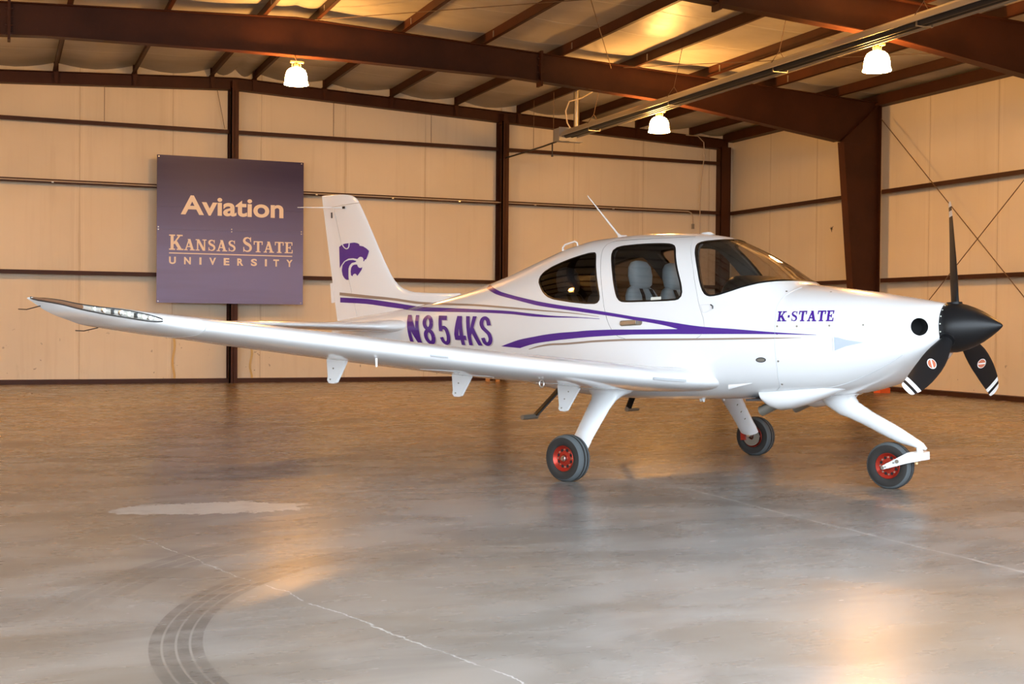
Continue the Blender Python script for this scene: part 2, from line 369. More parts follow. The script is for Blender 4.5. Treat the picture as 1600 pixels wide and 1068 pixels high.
for z, txt in ((5.285, 'topmost'), (4.078, 'second-from-top'), (2.270, 'lowest')):
    for a, b, where in ((XL, 4.44, 'left of the sign post'), (4.62, 10.51, 'between the sign post and the tail post'), (10.69, 16.31, 'between the tail post and the corner')):
        if z < 3 and b > 12: where = 'behind the cabin'
        girt_x(a, b, z, '%s girt of the back wall, %s' % (txt, where))
def girt_y(y0, y1, z, label):
    m = MB(); m.box((XR-.20, y0, z-.006), (XR-.002, y1, z)); m.box((XR-.206, y0, z-.085), (XR-.200, y1, z)); m.box((XR-.2, y0, z-.085), (XR-.185, y1, z-.079))
    tag(m.build('wall_girt', M['girt']), label, 'wall girt', 'girts of the right wall')
for z, txt in ((4.075, 'upper'), (2.278, 'lower')):
    girt_y(21.22, YB-.25, z, txt+' brown girt of the right wall between the corner and the tapered column')
    girt_y(YF+.2, 20.98, z, txt+' brown girt of the right wall behind the propeller')
# purlins run along the building over the frames
ORD = 'first second third fourth fifth sixth seventh eighth'.split()
for si, side in enumerate(PUR):
    for k, x in enumerate(side):
        sg = 1 if si else -1; z = top_line(x); m = MB(); y0, y1 = YF+.02, YB-.01
        m.box((x-.003, y0, z), (x+.003, y1, z+.2)); m.box((x-.065, y0, z), (x, y1, z+.006)); m.box((x, y0, z+.194), (x+.065, y1, z+.2))
        m.box((x-.065, y0, z), (x-.060, y1, z+.02))
        o = m.build('roof_purlin', M['steel'])
        tag(o, 'dark brown roof purlin, %s from the ridge on the %s slope' % (ORD[k], 'heater' if si else 'sign'), 'roof purlin', 'roof purlins')
        if -4 < x < 16:
            m = MB(); m.box((x-.045, YB-.165, z-.22), (x+.045, YB-.155, z+.19)); m.prism([(x-.05, z-.01), (x+.05, z-.01), (x+.012, z-.24), (x-.012, z-.24)], YB-.20, YB-.192); m.build('end_cleat', M['steel'], o)
        if 4 < x < 15:
            m = MB(); m.box((x-.012, 20.60, z+.035), (x-.004, 20.63, z+.165)); m.build('sag_strap', M['galv'], o)
m = MB(); x = XR-.30; m.box((x-.004, YF, 5.78), (x+.004, YB-.02, 5.99)); m.box((x, YF, 5.78), (x+.09, YB-.02, 5.786)); m.box((x, YF, 5.984), (x+.09, YB-.02, 5.99)); m.box((x+.05, YF, 5.80), (XR-.01, YB-.02, 5.81))
st(m.build('trim_1', M['steel']))
# thin rods
def rod(name, label, p, q, r, mt, cat, group=None):
    m = MB(); m.tube([p, q], r, 8); tag(m.build(name, mt, smooth=40), label, cat, group)
for x, dx, lab in ((1.96, 0, 'left of the sign'), (4.20, .17, 'slanting beside the sign post'), (6.68, 0, 'right of the sign'), (8.90, 0, 'next to the tail post')):
    m = MB(); m.tube([(x, YB-.16, top_line(x)-.25), (x+dx, YB-.16, 5.26)], .006, 6); o = m.build('sag_rod', M['rod'], smooth=40)
    tag(o, 'thin vertical sag rod from rafter to top girt, '+lab, 'rod', 'sag rods on the back wall')
    m = MB(); m.box((x+dx-.012, YB-.172, 5.23), (x+dx+.012, YB-.148, 5.30)); m.build('rod_nut', M['galv'], o)
rod('bracing_rod', 'thin diagonal brace rod falling from the tapered column across the right wall', (16.50, 20.9, 5.49), (16.50, 15.1, .07), .009, M['rod'], 'rod', 'cross bracing of the right wall')
rod('bracing_rod', 'thin diagonal brace rod rising behind the upright propeller blade toward the camera', (16.47, 20.9, .50), (16.47, 15.1, 5.5), .009, M['rod'], 'rod', 'cross bracing of the right wall')
rod('bracing_rod', 'thin brace rod under the roof running toward the ridge, above the beam splice', (10.45, 20.98, 6.02), (7.0, 15.1, 6.17), .007, M['rod'], 'rod', 'roof bracing')
rod('bracing_rod', 'thin brace rod under the roof starting over the lamp beside the sign', (4.9, 20.98, 6.36), (10.2, 15.16, 6.10), .007, M['rod'], 'rod', 'roof bracing')
rod('bracing_rod', 'thin brace rod under the roof crossing behind the heater', (10.7, 20.98, 6.05), (16.3, 15.1, 5.80), .007, M['rod'], 'rod', 'roof bracing')
# conduit and cables
m = MB(); cy, cz = YB-.245, 4.035
m.tube([(XL+.3, cy, cz), (15.42, cy, cz), (15.50, cy, cz-.03), (15.54, cy, cz-.12), (15.55, cy, 3.72)], .013, 8)
o = m.build('conduit', M['pipe_light'], smooth=40); tag(o, 'thin light conduit running along the second girt of the back wall', 'conduit')
for x in (.98, 6.3, 8.0, 9.55, 11.4, 13.4):
    mm = MB(); mm.box((x-.02, cy-.016, cz-.03), (x+.02, YB-.209, cz-.010)); mm.build('conduit_clip', M['galv'], o)
m = MB(); m.box((15.52, cy-.02, 3.62), (15.58, cy+.02, 3.74)); m.build('junction_box', M['grey_metal'], o)
m = MB(); m.tube([(15.3, YB-.3, 5.86), (15.62, YB-.30, 5.86), (15.80, YB-.29, 5.72), (15.82, YB-.29, 5.40), (15.74, YB-.28, 4.75), (15.72, YB-.28, 4.2), (15.73, YB-.28, 3.0), (15.72, YB-.26, 1.2)], .012, 8)
tag(m.build('cable', M['pipe_light'], smooth=40), 'pale cable hanging down the back wall beside the corner post', 'cable')
# peeling tape strips low on the back wall
for x, z0, z1, lab in ((3.36, .07, .95, 'left of the sign post'), (4.96, .07, .75, 'right of the sign post')):
    m = MB(); pts = [(x+.02*math.sin(k*.9), YB-.004-.03*abs(math.sin(k*.5)), z1+(z0-z1)*k/9) for k in range(10)]
    vs = [q for p in pts for q in ((p[0]-.022, p[1], p[2]), (p[0]+.022, p[1]-.018, p[2]), (p[0]+.022, p[1]-.012, p[2]), (p[0]-.022, p[1]+.003, p[2]))]
    m.loft([vs[4*k:4*k+4] for k in range(10)]); tag(m.build('tape_strip', M['tape']), 'yellowed tape strip peeling off the back wall foot, '+lab, 'tape', 'peeling tape')
# upright timber offcuts under the wing
for x, y, lab in ((10.09, 26.25, 'nearer the tail'), (10.25, 26.05, 'nearer the cabin')):
    m = MB(); m.box((x-.045, y-.02, 0), (x+.045, y+.02, .42)); m.box((x-.045, y-.024, .10), (x+.045, y-.02, .11))
    tag(m.build('timber_block', M['wood']), 'upright pine timber piece by the back wall under the wing, '+lab, 'timber', 'timber pieces by the back wall')
# bits of dirt on the floor along the back wall
m = MB()
for k in range(46):
    x, y, r = random.uniform(-.3, 9), random.uniform(21.5, 26.3), random.uniform(.010, .032)
    nn = 6; a0 = random.random()*6; e = random.uniform(.4, 1)
    ring = [(x+r*math.cos(a0+q*1.047)*random.uniform(.6, 1.2), y+r*e*math.sin(a0+q*1.047), .0) for q in range(nn)]
    m.add(ring+[(q[0]*.7+x*.3, q[1]*.7+y*.3, .006) for q in ring], [tuple(range(nn, 2*nn))]+[(i, (i+1) % nn, (i+1) % nn+nn, i+nn) for i in range(nn)])
tag(m.build('floor_debris', mat('dry_leaf_bits', (.12, .075, .045), rough=.9)), 'scattered dark leaf bits and grit on the concrete floor', 'debris', kind='stuff')

# ------------------------------------------------------------------ hanging lamps
def make_lamp(x, y, zb, ztop, label):
    o = empty('pendant_lamp', (x, y, zb)); tag(o, label, 'lamp', 'hangar lamps')
    m = MB(); prof = [(.012, .285), (.06, .283), (.105, .268), (.145, .235), (.170, .185), (.182, .12), (.188, .05), (.200, .012), (.202, 0), (.194, 0), (.180, .02)]
    m.lathe(prof, axis='z', n=40); m.build('bell_shade', M['lamp'], o, smooth=60)
    h = ztop-zb; m = MB(); m.tube([(0, 0, .27), (0, 0, .33), (0, 0, h-.05)], [.045, .045, .03], 14); m.build('lamp_socket', M['brass'], o, smooth=40)
    for s in (-1, 1):
        m = MB(); m.tube([(s*.07, 0, .27), (s*.07, 0, h-.02)], .008, 8); m.build('hanger_arm', M['brass'], o, smooth=40)
    m = MB(); m.box((-.10, -.03, h-.04), (.12, .03, h-.012)); m.tube([(0, 0, h-.02), (.0, .0, top_line(x)-.62 - zb if False else h+.03)], .010, 8)
    m.bar((0, 0, h), (0, .12, beam_bot(x)-zb), .02, .02); m.build('mounting_bracket', M['brass'], o)
    return o
def beam_bot(x):
    return float(np.interp(abs(x-XC), [0, 1, 3.94, 7.0, 10.97], [5.742, 5.742, 5.70, 5.512, 5.0]))+.004
make_lamp(4.58, 20.93, 5.24, 5.64, 'glowing bell lamp hanging from the roof beam above the purple sign')
make_lamp(11.44, 20.93, 4.90, 5.31, 'glowing bell lamp just under the far stretch of the tube heater')
make_lamp(11.62, 14.83, 4.95, 5.36, 'largest-looking glowing bell lamp, under the beam over the propeller')
for _x, _y in [(-2.3,20.93),(-2.3,14.83),(11.5,8.8)]:  # extra lamps out of view, added to brighten the walls
    make_lamp(_x, _y, beam_bot(_x)-.55, beam_bot(_x)-.13, 'added unseen glowing bell lamp hanging %s' % ('over the open hangar front by the nose' if _x > 0 else 'over the empty floor beyond the near wing tip'))

# ------------------------------------------------------------------ radiant tube heater
H0 = Vector((10.86, 0, 5.17)); hy0, hy1 = 8.6, 23.75
o = empty('tube_heater', (H0.x, hy1, H0.z)); tag(o, 'long suspended radiant tube heater with aluminium reflector below the roof beams', 'heater')
L = hy0-hy1; m = MB()
pr = [(-.20, -.02), (-.155, .06), (-.07, .115), (.07, .115), (.155, .06), (.20, -.02)]; inn = [(-.192, -.02), (-.15, .054), (-.068, .107), (.068, .107), (.15, .054), (.192, -.02)]
for k in range(5):
    m.add([(pr[k][0], 0, pr[k][1]), (pr[k+1][0], 0, pr[k+1][1]), (pr[k+1][0], L, pr[k+1][1]), (pr[k][0], L, pr[k][1]), (inn[k][0], 0, inn[k][1]), (inn[k+1][0], 0, inn[k+1][1]), (inn[k+1][0], L, inn[k+1][1]), (inn[k][0], L, inn[k][1])],
          [(0, 1, 2, 3), (7, 6, 5, 4), (0, 4, 5, 1), (2, 6, 7, 3)])
for s in (-1, 1): m.add([(s*.2, 0, -.02), (s*.2, L, -.02), (s*.192, L, -.02), (s*.192, 0, -.02)], [(0, 1, 2, 3)]); m.box((min(s*.2, s*.212), L, -.032), (max(s*.2, s*.212), 0, -.02))
m.build('reflector', M['reflector'], o)
m = MB(); m.tube([(-.045, .15, 0), (-.045, L, 0)], .052, 18); m.tube([(.085, .0, 0), (.085, L, 0)], .04, 14); m.build('radiant_tube', M['tube'], o, smooth=50)
for k in range(5):
    y = -1.2-k*3.2
    m = MB(); m.box((-.11, y-.015, -.066), (.14, y+.015, -.056)); m.box((-.115, y-.015, -.066), (-.108, y+.015, .06)); m.box((.135, y-.015, -.066), (.142, y+.015, .06)); m.build('tube_bracket', M['grey_metal'], o)
    m = MB(); zt = top_line(H0.x)-H0.z
    m.tube([(-.14, y, .07), (0, y, .26), (.14, y, .07)], .006, 6); m.tube([(0, y, .26), (.15, y, zt)], .005, 6); m.build('hanger_chain', M['rod'], o)
m = MB(); m.box((-.20, .0, -.10), (.16, .30, .16)); m.box((-.21, -.012, -.11), (.17, .0, .17)); m.box((-.05, -.16, -.14), (.26, .02, -.125)); m.build('burner_box', M['heater_box'], o)
m = MB(); m.tube([(.22, .08, .10), (.22, .08, top_line(11.1)+.2-H0.z)], [.058, .066], 18); m.build('flue_pipe', M['galv'], o, smooth=50)
m = MB(); m.tube([(.15, .1, .10), (.02, .1, .28), (-.02, .1, .52), (.05, .08, .72), (.3, .0, .80), (.62, -.1, 1.0)], .016, 10); m.build('gas_hose', M['pipe_light'], o, smooth=60)
m = MB(); m.tube([(-.16, .25, -.10), (-.18, .9, -.12), (-.26, YB-hy1-.05, -.14)], .018, 10); m.tube([(-.17, .42, -.12), (-.17, .42, -.36)], .016, 8); m.tube([(-.17, .42, -.36), (-.17, .42, -.39)], .024, 8); m.build('gas_pipe', M['pipe_black'], o, smooth=40)
for y in (.30, 1.35):
    m = MB(); m.tube([(-.2, y, -.10), (-.2, y, top_line(H0.x)-H0.z)], .005, 6); m.build('pipe_hanger', M['rod'], o)

m = MB()
for a, l in ((.3, .07), (1.2, .05), (2.4, .08), (3.5, .05), (4.6, .075), (5.6, .04)): m.tube([(XR-.006, 22.9, 3.42), (XR-.006, 22.9+l*math.cos(a), 3.42+l*math.sin(a))], [.012, .003], 5)
tag(m.build('wall_tear', M['pipe_black']), 'small dark star-shaped tear in the right wall insulation left of the tapered column', 'tear')
def hermite(tab):
    a=np.array(tab,float); a=a[np.argsort(a[:,0])]; xs,ys=a[:,0],a[:,1]
    d=np.diff(ys)/np.diff(xs); m=np.empty(len(xs)); m[0],m[-1]=d[0],d[-1]
    for i in range(1,len(xs)-1):
        m[i]=0 if d[i-1]*d[i]<=0 else 2*d[i-1]*d[i]/(d[i-1]+d[i])
    def fn(x):
        x=np.clip(x,xs[0],xs[-1]); i=np.clip(np.searchsorted(xs,x)-1,0,len(xs)-2)
        h=xs[i+1]-xs[i]; t=(x-xs[i])/h
        return (2*t**3-3*t**2+1)*ys[i]+(t**3-2*t**2+t)*h*m[i]+(-2*t**3+3*t**2)*ys[i+1]+(t**3-t**2)*h*m[i+1]
    return fn
# ================================================================== lettering
def font_polys(body, offset=0.0, space=1.0):
    cu = bpy.data.curves.new('t', 'FONT'); cu.body = body; cu.size = 1.0; cu.offset = offset; cu.space_character = space; cu.resolution_u = 6
    ob = bpy.data.objects.new('t', cu); COL.objects.link(ob); bpy.context.view_layer.update()
    me = bpy.data.meshes.new_from_object(ob.evaluated_get(bpy.context.evaluated_depsgraph_get()))
    v = np.array([q.co[:2] for q in me.vertices]); f = [tuple(p.vertices) for p in me.polygons]
    bpy.data.objects.remove(ob); bpy.data.curves.remove(cu); bpy.data.meshes.remove(me)
    return v, f
def rect(x0, y0, x1, y1): return [(x0, y0), (x1, y0), (x1, y1), (x0, y1)]
def seg(p, q, w):            # slanted stem with horizontal ends, w measured horizontally
    return [(p[0]-w/2, p[1]), (p[0]+w/2, p[1]), (q[0]+w/2, q[1]), (q[0]-w/2, q[1])]
def ribbon(pts, ws):
    P = np.array(pts, float); t = np.linspace(0, 1, len(P)); T = np.linspace(0, 1, 40)
    fx, fy, fw = hermite(np.c_[t, P[:, 0]]), hermite(np.c_[t, P[:, 1]]), hermite(np.c_[t, ws])
    c = np.c_[fx(T), fy(T)]; w = fw(T); d = np.gradient(c, axis=0); d /= np.linalg.norm(d, axis=1)[:, None]; n = np.c_[-d[:, 1], d[:, 0]]
    a, b = c+n*w[:, None]/2, c-n*w[:, None]/2
    return [[tuple(a[i]), tuple(b[i]), tuple(b[i+1]), tuple(a[i+1])] for i in range(39)]
SERIF = {
 'K': (1.02, [rect(.11, 0, .30, 1), rect(0, 0, .41, .06), rect(0, .94, .41, 1), seg((.33, .40), (.76, .97), .11), rect(.56, .94, .96, 1), seg((.80, .03), (.45, .56), .23), rect(.55, 0, 1.02, .06)]),
 'A': (1.0, [seg((.14, .03), (.46, 1.0), .09), seg((.76, .03), (.45, 1.0), .22), rect(.24, .29, .66, .36), rect(0, 0, .30, .06), rect(.54, 0, .98, .06)]),
 'N': (1.06, [rect(.13, 0, .22, 1), rect(.78, 0, .87, 1), seg((.78, .0), (.20, 1.0), .22), rect(0, 0, .34, .06), rect(0, .94, .26, 1), rect(.64, .94, 1.0, 1)]),
 'S': (.78, ribbon([(.63, .74), (.56, .90), (.38, .965), (.20, .90), (.13, .76), (.22, .62), (.39, .53), (.57, .42), (.63, .26), (.55, .10), (.36, .035), (.17, .10), (.09, .27)], [.05, .07, .09, .15, .18, .20, .21, .20, .18, .14, .09, .07, .05]) + [rect(.59, .68, .65, 1.0), rect(.07, 0, .13, .33)]),
 'T': (.92, [rect(.34, 0, .54, 1), rect(.02, .93, .86, 1), rect(.02, .70, .08, 1), rect(.80, .70, .86, 1), rect(.22, 0, .66, .06)]),
 'E': (.86, [rect(.11, 0, .30, 1), rect(0, 0, .76, .06), rect(0, .94, .73, 1), rect(.67, .72, .73, 1), rect(.70, 0, .76, .28), rect(.30, .47, .56, .53), rect(.50, .37, .56, .63)]),
 '.': (.36, [rect(.10, .40, .26, .58)]), ' ': (.34, []),
}
def inset(poly, d):
    """offset a polygon inward by d (outward when negative)"""
    P = np.array(poly, float); A = 0.5*sum(P[i-1][0]*P[i][1]-P[i][0]*P[i-1][1] for i in range(len(P))); sg = 1 if A > 0 else -1; out = []
    for i in range(len(P)):
        a, b = P[i]-P[i-1], P[(i+1) % len(P)]-P[i]; n = np.array([-(a[1]/np.linalg.norm(a)+b[1]/np.linalg.norm(b)), a[0]/np.linalg.norm(a)+b[0]/np.linalg.norm(b)])*sg
        k = np.linalg.norm(n); out.append(tuple(P[i]+n/k*d/max(.5, k/2)))
    return out
def serif_polys(text, caps, bold=0.0):
    """text with per-letter heights (small capitals)"""
    v, f, x = [], [], 0.0
    for ch, h in zip(text, caps):
        adv, polys = SERIF[ch]; sx = h if h == 1 else h*1.06
        for p in polys:
            b = len(v); v += [(x+a*sx, c*h) for a, c in (inset(p, -bold) if bold and ch != 'S' else p)]; f.append(tuple(range(b, b+len(p))))
        x += (adv+.06+bold)*sx
    return np.array(v), f
def registration_polys():
    """condensed block characters N 8 5 4 K S, stems 48 wide on a height of 490"""
    v, f = [], []
    def put(x0, polys):
        for q in polys: b = len(v); v.extend((x0+x, y) for x, y in q); f.append(tuple(range(b, b+len(q))))
    def ring(cx, cy, rx, ry, w): return ribbon([(cx+rx*math.cos(a), cy+ry*math.sin(a)) for a in np.linspace(0, 2*math.pi, 25)], [w]*25)
    put(0, [rect(0, 0, 58, 490), rect(142, 0, 200, 490), [(0, 490), (0, 390), (136, 0), (200, 0), (200, 100), (64, 490)]])
    put(275, ring(86, 362, 58, 101, 62)+ring(88, 130, 62, 104, 64))
    put(543, [rect(0, 415, 140, 490), rect(0, 225, 56, 490)]+ribbon([(22, 240), (50, 285), (90, 290), (128, 235), (140, 150), (122, 60), (80, 25), (38, 55), (22, 125)], [58]*9))
    put(790, [rect(84, 0, 142, 490), [(-4, 85), (52, 85), (52, 178), (118, 490), (64, 490), (-4, 178)], rect(0, 85, 182, 160)])
    put(998, [rect(0, 0, 58, 490), [(50, 140), (98, 250), (172, 490), (108, 490), (50, 245)], [(58, 255), (104, 330), (216, 0), (150, 0)]])
    put(1215, ribbon([(141, 340), (126, 428), (86, 464), (45, 440), (25, 368), (42, 302), (86, 250), (130, 190), (142, 118), (120, 50), (80, 26), (42, 55), (25, 130)], [60]*13))
    return np.array(v, float), f
def norm_box(v, y0=None, y1=None):
    v = v.copy(); a, b = v[:, 0].min(), v[:, 0].max(); c = v[:, 1].min() if y0 is None else y0; d = v[:, 1].max() if y1 is None else y1
    v[:, 0] = (v[:, 0]-a)/(b-a); v[:, 1] = (v[:, 1]-c)/(d-c); return v
# ------------------------------------------------------------------ the sign on the back wall
SX, SZ, SW, SH, SY = 2.965, 1.650, 3.01, 3.01, 26.52
sign = empty('hangar_sign', (SX, SY, SZ)); tag(sign, 'large square purple sign reading Aviation Kansas State University on the back wall', 'sign')
sm = mat('sign_print_and_reflection', (.1, .08, .2), rough=.42, spec=.35); t = NT(sm); x, y, z = t.pos()
v = t.math('DIVIDE', t.math('SUBTRACT', z, SZ), SH); col = t.mix(t.ramp(v, .18, .98), (.205, .225, .52), (.024, .015, .075))  # printed gradient, with some reflected light put into the colour as well
bd = t.noise(1.1, 3, .5, sc=(.25, 1, 3)); col = t.mix(t.math('MULTIPLY', t.ramp(bd, .4, .7), .18), col, (.12, .10, .19)); t.l.new(col, t.b.inputs['Base Color'])
m = MB(); cutz = [0, .318, .500, .650, 1.0]
for a, b in zip(cutz[:-1], cutz[1:]):
    m.box((0, 0, SH*a+.002), (SW, .03, SH*b-.002))
m.box((.01, .012, .01), (SW-.01, .028, SH-.01)); m.build('sign_board', sm, sign)
cream = mat('cream_lettering', (.86, .79, .71), rough=.5)
def sign_text(v, f, u0, u1, v0, v1, name):
    """one raised letter per part: faces whose horizontal extents overlap belong to the same letter"""
    sp = sorted((min(v[i][0] for i in q), max(v[i][0] for i in q), k) for k, q in enumerate(f)); groups = []
    for lo, hi, k in sp:
        if groups and lo < groups[-1][0]-1e-4: groups[-1][0] = max(groups[-1][0], hi); groups[-1][1].append(k)
        else: groups.append([hi, [k]])
    for _, ks in groups:
        m = MB(); ids = sorted({i for k in ks for i in f[k]}); new = {i: j for j, i in enumerate(ids)}; n = len(ids); vs = []
        for dy in (-.006, .0): vs += [(SW*(u0+(u1-u0)*v[i][0]), dy, SH*(v0+(v1-v0)*v[i][1])) for i in ids]
        fs = [tuple(new[i] for i in f[k]) for k in ks]; edges = {}; cnt = {}
        for q in fs:
            for i in q: cnt[i] = cnt.get(i, 0)+1
        if max(cnt.values()) == 1: vs = [(x, y-.00006*(i // 4) if y < 0 else y, z) for i, (x, y, z) in enumerate(vs)]
        for q in fs:
            for i in range(len(q)):
                e = (q[i], q[(i+1) % len(q)]); key = tuple(sorted(e)); edges[key] = None if key in edges else e
        m.add(vs, fs+[(e[0], e[1], e[1]+n, e[0]+n) for e in edges.values() if e]); m.build(name, cream, sign, fix=False, merge=False)
v, f = font_polys('Aviation', .024); vb, _ = font_polys('A', .024)
sign_text(norm_box(v, vb[:, 1].min(), vb[:, 1].max()), f, .157, .858, .603, .734, 'sign_letter')
txt = 'KANSAS STATE'; v, f = serif_polys(txt, [1, .74, .74, .74, .74, .74, 1, 1, .74, .74, .74, .74], .014)
sign_text(norm_box(v, 0, 1), f, .081, .925, .361, .462, 'sign_letter')
for ch, x0, x1 in zip('UNIVERSITY', (145, 238, 333, 395, 486, 572, 660, 750, 805, 890), (187, 280, 346, 437, 522, 611, 699, 763, 842, 931)):
    v, f = font_polys(ch, .035); sign_text(norm_box(v), f, .081+(x0-145)/786*.844, .081+(x1-145)/786*.844, .264, .314, 'sign_letter')
m = MB(); m.box((SW*.081, -.005, SH*.335), (SW*.922, 0, SH*.342)); m.build('rule_line', cream, sign)
for u, w in ((.012, .988), (.985, .99), (.01, .012), (.985, .012), (.01, .513), (.01, .496), (.5, .513), (.5, .496), (.986, .513), (.986, .497)):
    m = MB(); m.tube([(SW*u, -.008, SH*w), (SW*u, .01, SH*w)], .013, 10); m.build('screw_head', M['galv'], sign)
M['strip'] = mat('grey_stall_strip', (.42, .44, .46), rough=.5)
# ================================================================== AIRPLANE
TOP=hermite([(2.64,1.352),(2.5,1.384),(2.3,1.427),(2.0,1.487),(1.75,1.530),(1.6,1.555),(1.5,1.572),(1.37,1.648),(1.19,1.782),(.948,1.928),(.694,2.042),(.43,2.095),(.087,2.127),(-.271,2.146),(-.645,2.143),(-1.0,2.100),(-1.28,2.033),(-1.53,1.965),(-1.88,1.87),(-2.235,1.795),(-2.6,1.728),(-3.0,1.67),(-3.6,1.615),(-4.2,1.575),(-4.62,1.54)])
BOT=hermite([(2.64,.97),(2.58,.90),(2.46,.842),(2.19,.727),(1.86,.653),(1.5,.63),(1.09,.625),(.37,.62),(-.48,.64),(-1,.69),(-1.6,.79),(-2.4,.95),(-3.2,1.09),(-4.0,1.20),(-4.62,1.30)])
WID=hermite([(2.64,.20),(2.59,.29),(2.5,.375),(2.35,.445),(2.1,.505),(1.8,.55),(1.5,.585),(1.2,.615),(.8,.635),(.2,.64),(-.4,.625),(-1,.565),(-1.6,.475),(-2.2,.375),(-3,.25),(-3.8,.15),(-4.62,.07)])
ZM=hermite([(2.64,1.16),(2.3,1.13),(1.6,1.15),(1,1.2),(0,1.22),(-1,1.24),(-2,1.32),(-3,1.38),(-4.62,1.42)])
NU=hermite([(2.64,2.0),(2.4,2.25),(2.0,2.5),(1.6,2.45),(1.2,2.2),(.7,2.2),(-.6,2.25),(-1.5,2.1),(-2.5,2.0),(-4.62,2.0)])
NL=hermite([(2.64,2.0),(2.4,2.3),(2.0,2.6),(1.4,3.0),(-.5,3.0),(-1.5,2.6),(-2.5,2.2),(-4.62,2.0)])
def F(x,y,z):
    zm=ZM(x); up=z>=zm
    h=np.where(up,TOP(x)-zm,zm-BOT(x)); n=np.where(up,NU(x),NL(x))
    return np.abs(y/WID(x))**n+np.abs((z-zm)/h)**n-1
def side(x,z):
    """half width of the body at (x,z)"""
    zm=ZM(x); up=z>=zm
    h=np.where(up,TOP(x)-zm,zm-BOT(x)); n=np.where(up,NU(x),NL(x))
    return WID(x)*np.maximum(0,1-np.abs((z-zm)/h)**n)**(1/n)
